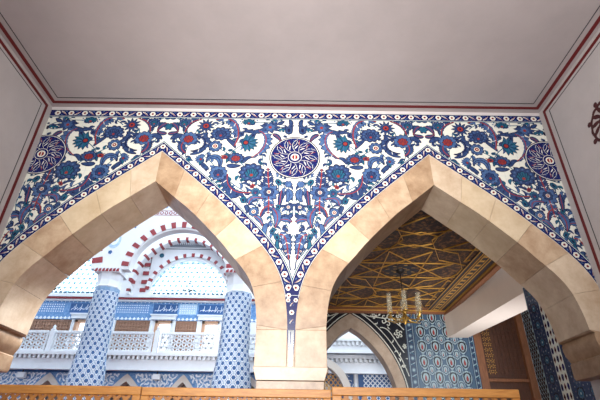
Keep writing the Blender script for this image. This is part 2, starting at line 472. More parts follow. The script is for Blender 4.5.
def inf(p):
    x, z = p; c = AC if x > 0 else -AC
    if abs(x) > 3.70 or z > TT-.1 or z < 1.72: return False
    return z > outer_z(abs(x)-AC)+.09
art.clip = inf
A = art
# thin scrolling stems
rl = random.Random(21)
def S(*p):
    A.stroke(p, .013, TEAL, 1, 14)
    P = A.curve(p, 12); tot = (P[0]-P[-1]).length
    step = 3 if tot > .25 else 4
    for i in range(1, 12, step):
        d = (P[i+1]-P[i-1]).normalized(); sg = rl.choice((-1, 1)); nn = Vector((-d.y, d.x))*sg
        L_ = rl.uniform(.055, .10); a = P[i]; e = a+d*L_*.8+nn*L_*.7; m_ = a+nn*L_*.65
        A.leaf([tuple(a), tuple(m_), tuple(e)], rl.uniform(.026, .042), rl.choice((BLUE, PALE, BLUE, TEAL)), None, L=2, n=8, out=.005)
S((.09, 4.12), (.3, 4.32), (.5, 4.2), (.73, 4.26)); S((.72, 3.86), (.95, 3.7), (1.0, 3.55), (.84, 3.58))
S((.61, 3.33), (.75, 3.5), (.84, 3.58)); S((.84, 3.58), (1.0, 3.7), (1.16, 3.79)); S((1.16, 3.79), (1.3, 3.6), (1.34, 3.55))
S((1.06, 3.34), (1.15, 3.5), (1.3, 3.62)); S((1.33, 4.17), (1.45, 4.0), (1.2, 3.9), (1.16, 3.79)); S((1.10, 4.04), (.98, 3.85), (.72, 3.86))
S((1.66, 4.2), (1.75, 4.3), (1.85, 4.34));  S((1.56, 3.92), (1.7, 4.05), (1.66, 4.2))
S((.34, 3.03), (.45, 3.2), (.61, 3.33)); S((.34, 3.03), (.5, 2.95), (.53, 2.73)); S((.61, 3.0), (.8, 3.1), (.95, 3.25))
S((.34, 2.85), (.3, 2.6), (.22, 2.45)); S((.07, 2.8), (.15, 2.6), (.07, 2.5)); S((.08, 3.16), (.07, 2.8)); S((.07, 2.8), (.2, 2.7), (.2, 2.98), (.23, 3.2))
S((.52, 3.04), (.6, 3.15), (.56, 3.25)); S((.68, 2.9), (.6, 2.8), (.53, 2.73)); S((.26, 2.46), (.2, 2.2), (.05, 2.05)); S((.34, 4.15), (.2, 4.0), (.09, 4.12))
for p in (((1.55, 3.78), (1.6, 3.6), (1.48, 3.5)), ((1.45, 4.1), (1.5, 3.95), (1.42, 3.82)), ((.98, 4.14), (.9, 4.0), (1.0, 3.9)), ((.62, 4.12), (.78, 4.08), (.86, 4.0)), ((.5, 3.75), (.46, 3.6), (.44, 3.45)),
          ((.78, 3.3), (.74, 3.2), (.7, 3.12)), ((1.2, 3.28), (1.1, 3.18), (1.0, 3.1)), ((.16, 3.2), (.14, 3.05), (.02, 3.05)), ((.3, 2.68), (.3, 2.5), (.4, 2.5)), ((1.78, 4.0), (1.7, 3.9), (1.74, 3.84)), ((.2, 4.28), (.3, 4.3), (.4, 4.27)),
          ((1.0, 4.27), (1.1, 4.25), (1.2, 4.16)), ((1.35, 3.45), (1.25, 3.5), (1.2, 3.4)), ((.7, 2.98), (.72, 2.9), (.62, 2.86)), ((.12, 3.24), (.2, 3.26), (.28, 3.3)), ((.14, 2.3), (.02, 2.3), (.01, 2.4)), ((.02, 2.86), (.01, 2.75), (.02, 2.66))): S(*p)
# flowers
T4 = A.T; A.T = T4[:2]; A.lobes(1.88, 4.14, .075, 6, .3, DARK, 3); A.lobes(1.88, 4.14, .06, 6, .3, TEAL, 4); A.T = T4
A.leaf([(1.84, 4.2), (1.76, 4.18), (1.73, 4.06)], .07, BLUE, RED); A.leaf([(1.87, 4.02), (1.8, 3.99), (1.72, 4.06)], .06, BLUE, RED)
A.peony(1.655, 4.21, .085, 1, 1, c=BLUE)
A.leaf([(1.62, 4.04), (1.62, 4.22), (1.5, 4.27), (1.40, 4.29)], .12, BLUE, RED, .6, side=-1)
A.star(1.33, 4.16, .125)
A.peony(1.095, 4.02, .125, 1.15, .95, c=BLUE, mid=BLUE)
A.leaf([(1.2, 4.28), (.95, 4.4), (.75, 4.15), (.88, 3.80)], .15, PALE, RED, .6, side=1)
A.peony(1.555, 3.92, .125, 1.05, .95, c=PALE, mid=RED)
A.leaf([(1.47, 3.97), (1.28, 4.0), (1.2, 3.72), (1.5, 3.70)], .12, BLUE, DARK, .5, side=-1)
A.leaf([(1.62, 3.86), (1.68, 3.75), (1.56, 3.66)], .10, BLUE, RED, .3); A.leaf([(1.64, 3.98), (1.76, 3.98), (1.82, 3.90)], .07, BLUE, None)
A.leaf([(1.28, 4.03), (1.42, 3.98), (1.40, 3.9)], .05, BLUE)
A.rosette(1.155, 3.79, .095)
A.peony(.70, 4.255, .125, 1.4, .75, c=BLUE)
A.lobes(.38, 4.15, .15, 9, .4, DARK, 3, .3, sharp=True, sx=1.15, sz=.8); A.lobes(.38, 4.15, .132, 9, .42, BLUE, 4, .3, sharp=True, sx=1.15, sz=.8); A.leaf([(.27, 4.2), (.22, 4.24), (.17, 4.27)], .05, BLUE); A.lobes(.38, 4.15, .07, 7, .3, PALE, 5); A.leaf([(.46, 4.1), (.56, 4.05), (.64, 4.08)], .06, BLUE, None, .4); A.disc(.38, 4.15, .025, RED, 6, 8)
A.tulip(.1, 4.1, .085, 1.6, BLUE); A.leaf([(.1, 4.3), (.04, 4.22), (.1, 4.16)], .05, BLUE)
A.fan(.70, 3.86, .155, pi, TEAL)
A.leaf([(.54, 4.08), (.36, 4.02), (.40, 3.72), (.62, 3.6)], .13, PALE, None, .65, side=-1); A.stroke([(.54, 4.08), (.36, 4.02), (.40, 3.72), (.62, 3.6)], .013, RED, 6)
A.leaf([(.34, 4.02), (.25, 4.0), (.21, 3.88)], .06, BLUE, RED); A.leaf([(.62, 4.04), (.7, 4.1), (.78, 4.05)], .05, BLUE, None)
A.tulip(.79, 4.02, .05, 1.2, BLUE); A.tulip(.62, 4.0, .05, 1.9, BLUE)
A.leaf([(1.0, 3.93), (.9, 3.86), (.86, 3.76)], .05, BLUE); A.leaf([(1.0, 3.66), (.92, 3.62), (.97, 3.5)], .05, TEAL)
A.leaf([(1.3, 3.75), (1.38, 3.66), (1.5, 3.64)], .05, BLUE)
A.fan(1.34, 3.56, .075, .6, PALE, 7); A.leaf([(1.32, 3.5), (1.26, 3.42), (1.2, 3.38)], .055, BLUE)
A.leaf([(1.06, 3.42), (1.0, 3.64), (1.24, 3.66), (1.25, 3.5)], .075, PALE, DARK)
A.peony(1.06, 3.33, .115, 1.05, 1.05, c=PALE, mid=BLUE)
A.peony(.84, 3.585, .10, 1.15, .9, c=BLUE, mid=RED); A.tulip(1.0, 3.60, .05, 0, RED); A.leaf([(.96, 3.46), (.86, 3.44), (.76, 3.46)], .06, BLUE)
A.leaf([(.73, 3.5), (.7, 3.62), (.6, 3.6)], .05, BLUE)
A.leaf([(.93, 3.32), (.95, 3.1), (.82, 2.98), (.58, 3.02)], .17, BLUE, None, .65, side=1); A.stroke([(.93, 3.32), (.95, 3.1), (.82, 2.98), (.58, 3.02)], .013, RED, 6)
A.leaf([(.9, 3.0), (.8, 2.93), (.74, 3.0)], .07, BLUE)
A.peony(.60, 3.345, .155, 1.1, .95, c=BLUE, mid=TEAL)
A.lobes(.345, 3.03, .155, 8, .3, DARK, 3, sharp=True); A.lobes(.345, 3.03, .14, 8, .32, PALE, 4, sharp=True)
A.leaf([(.345, 3.1), (.37, 3.25), (.375, 3.42)], .13, BLUE, RED, .35); A.leaf([(.345, 2.96), (.33, 2.82), (.34, 2.70)], .13, PALE, RED, .3)
A.rosette(.345, 3.03, .065, 8, BLUE, RED, 7)
A.peony(.525, 3.03, .06, 1, 1.1, c=TEAL, mid=BLUE); A.tulip(.575, 3.12, .04, 2.2, RED); A.tulip(.22, 3.19, .06, -2.2, TEAL); A.tulip(.44, 3.15, .045, 1.8, BLUE)
A.leaf([(.60, 2.84), (.6, 2.98), (.42, 2.93)], .075, PALE, RED)
A.rosette(.53, 2.725, .068); A.leaf([(.52, 2.66), (.44, 2.64), (.40, 2.52)], .06, PALE, RED)
A.leaf([(.44, 2.64), (.42, 2.84), (.24, 2.86), (.20, 2.62)], .085, BLUE, None, .2, side=1); A.stroke([(.44, 2.66), (.42, 2.83), (.28, 2.83)], .014, RED, 6)
A.leaf([(.28, 2.78), (.17, 2.68), (.24, 2.5)], .09, PALE, RED, .25)
A.lobes(.085, 3.16, .06, 6, .2, DARK, 3); A.lobes(.085, 3.16, .05, 6, .2, PALE, 4)
A.leaf([(.10, 3.08), (.02, 2.98), (.11, 2.88)], .08, PALE, BLUE, .2)
A.rosette(.075, 2.80, .052, 7, BLUE); A.leaf([(.02, 2.7), (.06, 2.62), (.13, 2.70)], .05, BLUE)
A.leaf([(.17, 3.06), (.2, 2.95), (.17, 2.86), (.22, 2.8)], .045, BLUE, RED, .2); A.tulip(.21, 2.80, .045, -1.6, TEAL)
A.tulip(.685, 2.9, .055, 1.2, TEAL); A.leaf([(.66, 2.82), (.6, 2.78), (.62, 2.7)], .045, BLUE)
A.leaf([(.17, 2.61), (.1, 2.64), (.02, 2.58)], .06, PALE, RED, .2); A.leaf([(.34, 2.56), (.40, 2.47), (.35, 2.37)], .055, PALE)
A.tulip(.27, 2.45, .05, 2.2, TEAL); A.tulip(.21, 2.36, .055, 1.2, TEAL); A.leaf([(.2, 2.32), (.22, 2.24), (.17, 2.2)], .04, TEAL); A.leaf([(.14, 2.46), (.11, 2.50), (.07, 2.44)], .05, BLUE)
A.leaf([(.18, 2.40), (.07, 2.42), (.08, 2.2), (.05, 2.06)], .12, PALE, RED, .3)
A.rosette(.095, 2.17, .03, 6, BLUE); A.stroke([(.06, 2.08), (.02, 2.02), (.05, 1.96), (.02, 1.92)], .016, BLUE, 3)
# small filler buds on bare spots
for (x, z, r_, a) in ((1.45, 3.84, .03, 2), (1.22, 3.95, .03, 1), (.93, 3.72, .035, 3), (.48, 3.50, .035, .8), (.72, 3.22, .035, 2.5), (.46, 2.82, .03, 1), (.62, 3.14, .03, 1), (1.5, 3.55, .04, .5), (1.02, 3.12, .035, 4), (.78, 2.98, .03, 4), (.15, 3.98, .03, .4), (.98, 4.25, .03, 2), (.42, 4.3, .03, 0), (1.76, 3.86, .03, .5), (.3, 2.3, .03, 2), (1.4, 4.05, .025, 1)):
    A.tulip(x, z, r_, a, BLUE if r_ < .035 else TEAL, 3)
A.clip = None
tile_panel = tag(art.build('tile_panel', wall_front), 'white glazed tiles painted with blue, turquoise and red flowers')

# ------------------------------------------------------------------ borders
art = Art(fmap(YW+.0065), step=.0003)
BW = .128
# arch borders
def off_pt(i, d):
    a = OUT[max(i-1, 0)]; c_ = OUT[min(i+1, len(OUT)-1)]; t = (c_-a).normalized(); nn = Vector((-t.y, t.x))
    if nn.y < 0: nn = -nn
    if nn.x < 0 and i > 3: nn = -nn
    p = OUT[i]+nn*d
    if i == 0: p = Vector((0, OUT[0].y+d*1.36))
    return p
art.T = [lambda p: (AC+p[0], p[1]), lambda p: (AC-p[0], p[1]), lambda p: (-AC+p[0], p[1]), lambda p: (-AC-p[0], p[1])]
def lim(p): return (min(p[0], AC), p[1]) 
A = art
Lp = [lim(off_pt(i, -.006)) for i in range(73)]; Rp = [lim(off_pt(i, BW)) for i in range(73)]
A.strip(Lp, Rp, NAVY, 0)
T1 = [lim(off_pt(i, BW-.002)) for i in range(73)]; T2 = [lim(off_pt(i, BW-.014)) for i in range(73)]
A.strip([lim(off_pt(i, BW+.010)) for i in range(73)], T1, TEAL, 1)
A.strip(T1, [lim(off_pt(i, BW-.008)) for i in range(73)], WHITE, 2)
A.strip([lim(off_pt(i, .010)) for i in range(73)], [lim(off_pt(i, .004)) for i in range(73)], WHITE, 1)
def border_motif(pos, tan, r, k):
    t = Vector(tan).normalized(); n_ = Vector((-t.y, t.x)); x, z = pos
    A.lobes(x, z, r, 6, .12, WHITE, 2); A.disc(x, z, r*.42, RED, 3, 10); A.disc(x, z, r*.16, DARK, 4, 6)
def between(pos, tan, r, k):
    t = Vector(tan).normalized(); n_ = Vector((-t.y, t.x))*(1 if k % 2 else -1); p = Vector(pos)
    q = lambda a, c_: tuple(p+t*a*r+n_*c_*r)
    A.leaf([q(-1.1, -.7), q(-.2, -.5), q(.2, .2), q(.9, .7)], r*.42, WHITE, None, L=1, out=0)
    A.stroke([q(-.6, -.5), q(.1, 0), q(.7, .6)], r*.16, RED, 4, 4)
    A.leaf([q(-.9, .5), q(-.5, .7), q(-.1, .9)], r*.35, PALE, None, L=1, out=0); A.leaf([q(.2, -.9), q(.6, -.6), q(1.0, -.4)], r*.35, PALE, None, L=1, out=0)
MIDS = [off_pt(i, BW*.5) for i in range(73)]
Ls = [0]
for i in range(1, 73): Ls.append(Ls[-1]+(MIDS[i]-MIDS[i-1]).length)
def at_len(d):
    for i in range(72):
        if Ls[i+1] >= d: return MIDS[i].lerp(MIDS[i+1], (d-Ls[i])/(Ls[i+1]-Ls[i])), MIDS[i+1]-MIDS[i]
    return MIDS[-1], MIDS[-1]-MIDS[-2]
k = 0; d = 0.0
while d < Ls[-1]-.25:
    p, t = at_len(d); 
    if p.x < AC-.03: border_motif(p, t, .040, k)
    p, t = at_len(d+.088)
    if p.x < AC-.03: between(p, t, .042, k)
    d += .176; k += 1
tag(A.build('tile_border', wall_front), 'navy tile border with white rosettes following the arches')
# top border and the blue tongue between the arches
art = Art(fmap(YW+.006), step=.0003); A = art
A.poly([(XL, TT-.128), (XR, TT-.128), (XR, TT), (XL, TT)], NAVY, 0)
A.poly([(XL, TT-.140), (XR, TT-.140), (XR, TT-.128), (XL, TT-.128)], TEAL, 1); A.poly([(XL, TT-.128), (XR, TT-.128), (XR, TT-.121), (XL, TT-.121)], WHITE, 1)
A.poly([(XL, TT-.006), (XR, TT-.006), (XR, TT), (XL, TT)], WHITE, 1)
k = 0
x = -3.59
while x < 3.66:
    border_motif((x, TT-.064), (1, 0), .044, k); between((x+.1, TT-.064), (1, 0), .05, k); x += .2045; k += 1
tag(A.build('tile_border', wall_front), 'navy tile border strip along the top of the panel')
art = Art(fmap(YW+.0045), step=.0003); A = art
zz = [1.20, 1.38, 1.57, 1.70]; hw = [.045, .052, .078, .10]
A.poly([(-.045, 1.2), (.045, 1.2), (.052, 1.38), (.078, 1.57), (.0, 1.73), (-.078, 1.57), (-.052, 1.38)], NAVY, 0)
A.poly([(-.11, 1.60), (.11, 1.60), (.11, 1.606), (-.11, 1.606)], GROUT, 1)
for i in range(4):
    z = 1.30+.1*i
    if i % 2 == 1: border_motif((0 if i == 1 else -.04, z), (0, 1), .03, i); 
    else: between((0, z), (0, 1), .028, i)
border_motif((-.045, 1.545), (0, 1), .026, 0); border_motif((.045, 1.545), (0, 1), .026, 0)
tag(A.build('tile_tongue', wall_front), 'narrow navy tile tongue between the two arches')
b = MB(); b.hexa([(-.05, YW-.001, 1.20+Z0), (.05, YW-.001, 1.20+Z0), (.05, YW+.013, 1.20+Z0), (-.05, YW+.013, 1.20+Z0)], [(-.02, YW-.001, .80+Z0), (.02, YW-.001, .80+Z0), (.02, YW+.013, .80+Z0), (-.02, YW+.013, .80+Z0)], t_navy)
b.hexa([(-.034, YW-.004, 1.195+Z0), (.034, YW-.004, 1.195+Z0), (.034, YW+.014, 1.195+Z0), (-.034, YW+.014, 1.195+Z0)],
                 [(-.010, YW-.004, .81+Z0), (.010, YW-.004, .81+Z0), (.010, YW+.014, .81+Z0), (-.010, YW+.014, .81+Z0)], steel)
b.bar((-.006, YW-.005, 1.18+Z0), (-.006, YW-.005, .84+Z0), .012, (0, -1, 0), .002, t_navy)
tag(b.build('steel_tip', wall_front), 'polished steel tip below the tile tongue')
# white plaster fillet round the panel
b = MB(); b.box(XL, XR, YW-.004, YW+.02, TT+Z0, ZC, white_trim)
b.build('plaster_fillet', wall_front)
# ------------------------------------------------------------------ medallions
def medallion(cx, cz, r):
    A = Art(fmap(YW+.0065), step=.0003)
    def D(rr, c, L):
        A.poly([(cx+rr*cos(2*pi*i/48), cz+rr*sin(2*pi*i/48)) for i in range(48)], c, L)
    D(r, DARK, 0); D(r*.96, WHITE, 1); D(r*.935, NAVY, 2); 
    for i in range(36):
        a = 2*pi*i/36; A.disc(cx+r*.90*cos(a), cz+r*.90*sin(a), r*.018, PALE, 3, 6)
    for i in range(12):
        a = 2*pi*i/12
        P = lambda q, t: (cx+r*q*cos(a+t), cz+r*q*sin(a+t))
        A.stroke([P(.30, 0), P(.52, .28), P(.74, .22), P(.88, -.12)], r*.015, WHITE, 3)
        A.stroke([P(.52, .15), P(.6, -.1), P(.8, -.12)], r*.016, WHITE, 3)
        A.leaf([P(.40, .02), P(.5, -.08), P(.60, -.22)], r*.042, WHITE, None, L=4, out=0)
        A.leaf([P(.62, .24), P(.72, .36), P(.84, .30)], r*.040, WHITE, RED, L=4, out=0)
        A.leaf([P(.66, .02), P(.76, .10), P(.86, .06)], r*.034, PALE, None, L=4, out=0)
    D(r*.27, WHITE, 8); D(r*.25, NAVY, 9); D(r*.165, WHITE, 10); D(r*.11, RED, 11)
    A.poly([(cx-.006, cz-r*.1), (cx+.006, cz-r*.1), (cx+.006, cz+r*.1), (cx-.006, cz+r*.1)], WHITE, 12)
    return A.build('tile_medallion', wall_front)
tag(medallion(-.005, 3.61, .362), 'round navy medallion in the middle of the tile panel')
tag(medallion(-3.60, 3.61, .345), 'round navy medallion cut by the left wall')
tag(medallion(3.60, 3.61, .345), 'round navy medallion cut by the right wall')

# ================================================================== side room with the wooden ceiling
RZ = 4.8
# coffered ceiling
b = MB(); b.box(.0, .2, YB+.02, 11.1, 0, 5.3, plaster); structure(b.build('wall_left'))  # unseen dividing wall, put in to keep hall daylight out
b = MB(); b.box(.2, 3.95, YB, 11.1, RZ, RZ+.2, wood_dark)
ceil2 = structure(b.build('ceiling'))
cv = mat('carved_wood_field', (132, 90, 50), .5, rgb2=(40, 27, 25), scale=15, lo=.50, hi=.60)
nv = mat('painted_navy_wood', (26, 30, 48), .45, rgb2=(44, 34, 30), scale=40)
b = MB(); b.box(.3, 3.32, 5.72, 10.78, RZ-.012, RZ, cv); b.build('carved_field', ceil2)
b = MB()
def gl(x0, y0, x1, y1, wd=.022, th=.02, mm=gold, z=RZ-.012):
    # clip to field
    X0, X1, Y0, Y1 = .3, 3.30, 5.75, 10.75
    t0, t1 = 0.0, 1.0; dx, dy = x1-x0, y1-y0
    for p, q_ in ((-dx, x0-X0), (dx, X1-x0), (-dy, y0-Y0), (dy, Y1-y0)):
        if abs(p) < 1e-9:
            if q_ < 0: return
        else:
            r = q_/p
            if p < 0: t0 = max(t0, r)
            else: t1 = min(t1, r)
    if t1-t0 < .02: return
    b.bar((x0+dx*t0, y0+dy*t0, z), (x0+dx*t1, y0+dy*t1, z), wd*.62, (0, 0, -1), th, mm)
R8 = 1.02
for i in range(-1, 4):
    for j in range(-1, 6):
        cx_, cy_ = 2.1+(i-1)*1.5, 6.78+(j)*1.45
        if (i+j) % 2: 
            # small hexagon between the stars
            for k in range(6):
                a, c_ = radians(60*k+30), radians(60*k+90)
                gl(cx_+.36*cos(a), cy_+.30*sin(a), cx_+.36*cos(c_), cy_+.30*sin(c_), .014)
            continue
        for k in range(8):
            a, c_ = radians(45*k+22.5), radians(45*(k+3)+22.5)
            gl(cx_+R8*cos(a), cy_+R8*sin(a), cx_+R8*cos(c_), cy_+R8*sin(c_))
        for k in range(8):
            a, c_ = radians(45*k), radians(45*(k+1))
            gl(cx_+1.25*cos(a), cy_+1.25*sin(a), cx_+1.25*cos(c_), cy_+1.25*sin(c_), .014)
b.build('gilded_lattice', ceil2)
b = MB()
rr = random.Random(3)
def rosette_z(cx_, cy_, r):
    P = []
    for i in range(64):
        a = 2*pi*i/64; q_ = r*(1-.28*abs(sin(4*a))); P.append((cx_+q_*cos(a), cy_+q_*sin(a)))
    b.prism_z(P, RZ-.020, RZ-.012, nv)
    for i in range(16):
        a = 2*pi*i/16+.2; q_ = r*(.35 if i % 2 else .68)
        b.bar((cx_+q_*cos(a)-.035, cy_+q_*sin(a), RZ-.020), (cx_+q_*cos(a)+.035, cy_+q_*sin(a)+.03*sin(5*a), RZ-.020), .014, (0, 0, -1), .004, gold)
for i in range(-1, 4):
    for j in range(-1, 6):
        cx_, cy_ = 2.1+(i-1)*1.5, 6.78+j*1.45
        if (i+j) % 2 == 0 and .6 < cx_ < 3.1 and 6.2 < cy_ < 10.5: rosette_z(cx_, cy_, .40)
b.build('carved_rosettes', ceil2)
# border of the ceiling: navy band with gilt lines and a gilt edge moulding
b = MB()
b.box(3.32, 3.78, YB+.02, 11.05, RZ-.03, RZ, nv); b.box(.3, 3.32, 10.78, 11.05, RZ-.03, RZ, wood_mid)
for x_ in (3.33, 3.42, 3.47, 3.60, 3.66): b.box(x_, x_+.018, YB+.02, 11.02, RZ-.04, RZ-.03, gold)
b.box(3.80, 3.92, YB+.02, 11.09, RZ-.12, RZ, gold if False else wood_mid); b.box(3.79, 3.83, YB+.02, 11.05, RZ-.07, RZ, gold)
b.box(.3, 3.8, 11.0, 11.09, RZ-.10, RZ, wood_mid); b.box(.3, 3.8, 10.97, 11.0, RZ-.05, RZ, gold)
for k in range(24): b.box(3.49, 3.58, 5.9+k*.215, 5.98+k*.215, RZ-.035, RZ-.03, gold)
b.build('ceiling_border', ceil2)
# plaster beam
pb = mat('beam_plaster', (222, 208, 196), .7, noise=.05, scale=3)
b = MB(); b.prism_z([(3.80, 11.1), (4.31, 11.1), (4.66, 8.6), (4.11, 7.55), (3.86, 10.7)], 4.13, 5.3, pb)
structure(b.build('trim_1'))
b = MB(); b.box(3.95, 5.95, 5.72, 11.1, 5.3, 5.45, plaster); structure(b.build('ceiling'))

# tile art on the back wall of the side room
b = MB()
# wall with pointed opening centred at 1.38
BX = 1.38
BI = [(0, 4.33), (.25, 4.17), (.5, 3.93), (.72, 3.66), (.88, 3.38), (.98, 3.12), (1.05, 2.85), (1.07, 2.5)]
BO = [(0, 4.69), (.3, 4.50), (.6, 4.22), (.86, 3.90), (1.05, 3.58), (1.17, 3.28), (1.25, 2.98), (1.29, 2.5)]
BIs, _ = smooth_pl(BI, 40); BOs, _ = smooth_pl(BO, 40)
def bo_z(dx):
    dx = abs(dx)
    for i in range(40):
        if BOs[i].x <= dx <= BOs[i+1].x: return BOs[i].y+(BOs[i+1].y-BOs[i].y)*(dx-BOs[i].x)/max(1e-6, BOs[i+1].x-BOs[i].x)
    return 0.0
xb_ = sorted([.0+i*.06 for i in range(0, 47)]+[BX, BX+1.29, BX-1.29])
for i in range(len(xb_)-1):
    x0, x1 = xb_[i], xb_[i+1]; m_ = (x0+x1)/2
    z0 = 0 if abs(m_-BX) > 1.29 else bo_z(x0-BX); z1 = 0 if abs(m_-BX) > 1.29 else bo_z(x1-BX)
    b.prism_y([(x0, z0), (x1, z1), (x1, RZ+.5), (x0, RZ+.5)], 11.1, 11.45, plaster)
b.box(2.76, 4.45, 11.1, 11.45, 0, RZ+.5, plaster); b.box(4.45, 5.8, 11.1, 11.45, 5.0, 5.45, plaster)
b.box(5.75, 6.1, 11.1, 11.45, 0, 5.45, plaster)
wall_far = structure(b.build('wall_far'))
b = MB(); stone_side = mat('grey_beige_stone', (176, 158, 140), .5, rgb2=(150, 130, 112), scale=5)
for sg in (-1, 1):
    P = [(BX+sg*p.x, p.y) for p in BIs]; Q = [(BX+sg*p.x, p.y) for p in BOs]
    for i in range(40): b.prism_y([P[i], P[i+1], Q[i+1], Q[i]], 11.06, 11.5, stone_side)
    x0, x1 = sorted((BX+sg*1.07, BX+sg*1.29)); b.box(x0, x1, 11.06, 11.5, 0, 2.5, stone_side)
tag(b.build('stone_arch', wall_far), 'grey beige pointed stone arch in the tiled wall')
# dark floral spandrel
t_black = mat('tile_black_blue', (18, 22, 34), .25); t_cream = mat('tile_cream', (196, 200, 190), .3)
PAL2 = [t_cream, t_black, mat('tile_slate', (40, 56, 84), .25), t_teal, mat('tile_sea_blue', (62, 88, 112), .25), t_red, mat('tile_ice', (144, 166, 174), .25), t_navy]
CR, BK, SL, TE, SE, RE, IC, NA = range(8)
A = Art(lambda x, z, h: (x, 11.094-h, z), PAL2)
for i in range(len(xb_)-1):
    x0, x1 = xb_[i], xb_[i+1]; m_ = (x0+x1)/2
    if x0 < .3: continue
    z0 = 0.5 if abs(m_-BX) > 1.29 else bo_z(x0-BX); z1 = .5 if abs(m_-BX) > 1.29 else bo_z(x1-BX)
    A.poly([(x0, z0), (x1, z1), (x1, RZ), (x0, RZ)], BK, 0)
def off2(d): 
    out = []
    for i in range(41):
        a = BOs[max(i-1, 0)]; c_ = BOs[min(i+1, 40)]; t = (c_-a).normalized(); nn = Vector((-t.y, t.x)); nn = nn if nn.x > 0 or i == 0 else -nn
        p = BOs[i]+nn*d; out.append((max(p.x, 0), p.y))
    return out
A.T = [lambda p: (BX+p[0], p[1]), lambda p: (BX-p[0], p[1])]
A.clip = lambda p: .3 < p[0] < 2.76 and p[1] < RZ-.05
A.strip(off2(.035), off2(.06), CR, 1); A.strip(off2(.15), off2(.17), CR, 1)
for (x, z, r, a) in ((.95, 4.55, .17, 0), (.62, 4.66, .10, 1), (1.2, 4.2, .12, 2), (1.27, 4.62, .10, .4), (1.33, 3.9, .06, 2)):
    for k in range(5):
        t = a+k*2*pi/5; P = lambda q_, s_: (x+q_*r*cos(t+s_), z+q_*r*sin(t+s_))
        A.stroke([P(.2, 0), P(.8, .5), P(1.1, -.1), P(.7, -.5)], .026, CR, 2, 8)
    A.lobes(x, z, r*.4, 6, .25, CR, 3); A.disc(x, z, r*.2, BK, 4, 8)
rs = random.Random(4)
for k in range(46):
    x, z = rs.uniform(.35, 1.36), rs.uniform(3.3, 4.74)
    if z < bo_z(x)+.26: continue
    a = rs.uniform(0, 6.3)
    A.leaf([(x-.05*cos(a), z-.05*sin(a)), (x+.05*sin(a), z-.05*cos(a)), (x+.05*cos(a), z+.05*sin(a))], .030, CR, None, L=1, n=6, out=0)
A.stroke([(.3, 4.72), (.6, 4.5), (1.0, 4.75), (1.35, 4.3)], .022, CR, 2); A.stroke([(.75, 4.35), (1.0, 4.4), (1.1, 4.0), (1.3, 3.75)], .022, CR, 2)
A.build('tile_spandrel', wall_far)
# tulip panel
A = Art(lambda x, z, h: (x, 11.094-h, z), PAL2)
A.poly([(2.76, .5), (4.45, .5), (4.45, RZ), (2.76, RZ)], SL, 0)
tx0, tx1 = 2.98, 4.30
A.poly([(tx0, .5), (tx1, .5), (tx1, RZ), (tx0, RZ)], SE, 1)
cw, chh = .33, .36
A.clip = lambda p: tx0-.01 < p[0] < tx1+.01 and p[1] < RZ
for j in range(0, 12):
    for i in range(-1, 6):
        for half in (0, 1):
            x = tx0+.16+i*cw+half*cw/2; z = 4.62-j*chh-half*chh/2; s_ = .115 if not half else .08
            P = [(x+s_*1.05*sin(t)*(1-.25*cos(t)), z-s_*1.5*cos(t)) for t in [2*pi*k/16 for k in range(16)]]
            A.poly(P, IC, 2)
            A.poly([(x+(a-x)*.78, z+(c_-z)*.78) for a, c_ in P], BK if not half else SL, 3)
            A.poly([(x+(a-x)*.52, z+(c_-z)*.6) for a, c_ in P], IC, 4)
            A.poly([(x-.022, z-.07), (x+.022, z-.07), (x+.03, z-.01), (x, z+.075), (x-.03, z-.01)] if not half else [(x-.015, z-.04), (x+.015, z-.04), (x, z+.05)], RE, 5)
            for sg in (-1, 1): A.stroke([(x+sg*.02, z-s_*1.6), (x+sg*.13, z-s_*1.1), (x+sg*.15, z+.02), (x+sg*.09, z+s_*1.4)], .012, SL, 3, 6)
A.clip = None
for xm, wd in ((2.87, .17), (4.375, .11)):
    z = 4.7
    A.poly([(xm-wd/2, .5), (xm-wd/2+.012, .5), (xm-wd/2+.012, RZ), (xm-wd/2, RZ)], IC, 2); A.poly([(xm+wd/2-.012, .5), (xm+wd/2, .5), (xm+wd/2, RZ), (xm+wd/2-.012, RZ)], IC, 2)
    while z > .7:
        A.lobes(xm, z, wd*.36, 8, .2, SE, 3); A.lobes(xm, z, wd*.2, 6, .2, IC, 4)
        A.stroke([(xm-.05, z-.15), (xm+.05, z-.1)], .02, IC, 3, 4); A.stroke([(xm+.05, z-.18), (xm-.04, z-.12)], .02, TE, 3, 4); z -= .27
A.build('tile_tulip_panel', wall_far)
# right wall of the side room
b = MB(); b.box(5.8, 6.1, 5.72, 11.1, 0, 5.45, plaster); wall_r2 = structure(b.build('wall_right'))
A = Art(lambda y, z, h: (5.795-h, y, z), PAL2)
A.poly([(5.8, .5), (11.1, .5), (11.1, 5.3), (5.8, 5.3)], BK+1, 0)
A.poly([(10.70, .5), (11.08, .5), (11.08, 5.3), (10.70, 5.3)], IC, 1)
z = .6
j = 0
while z < 5.2:
    for i in range(4):
        y = 10.76+i*.10+(j % 2)*.05
        if y < 11.07: A.lobes(y, z, .044, 6, .1, BK, 2, sz=1.1)
    z += .085; j += 1
A.poly([(9.80, .5), (10.18, .5), (10.18, 5.3), (9.80, 5.3)], CR, 1)
z = .6; j = 0
while z < 5.2:
    for i in range(3):
        y = 9.87+i*.125
        P = [(y-.045, z), (y, z-.085), (y+.045, z), (y, z+.085)] if (i+j) % 2 else [(y+.045*cos(t), z+.075*sin(t)) for t in [k*pi/5 for k in range(10)]]
        A.poly(P, NA if (i+j) % 2 == 0 else RE, 2); 
        if (i+j) % 2: A.poly([(y+(a-y)*.72, z+(c_-z)*.72) for a, c_ in P], BK, 3)
    z += .19; j += 1
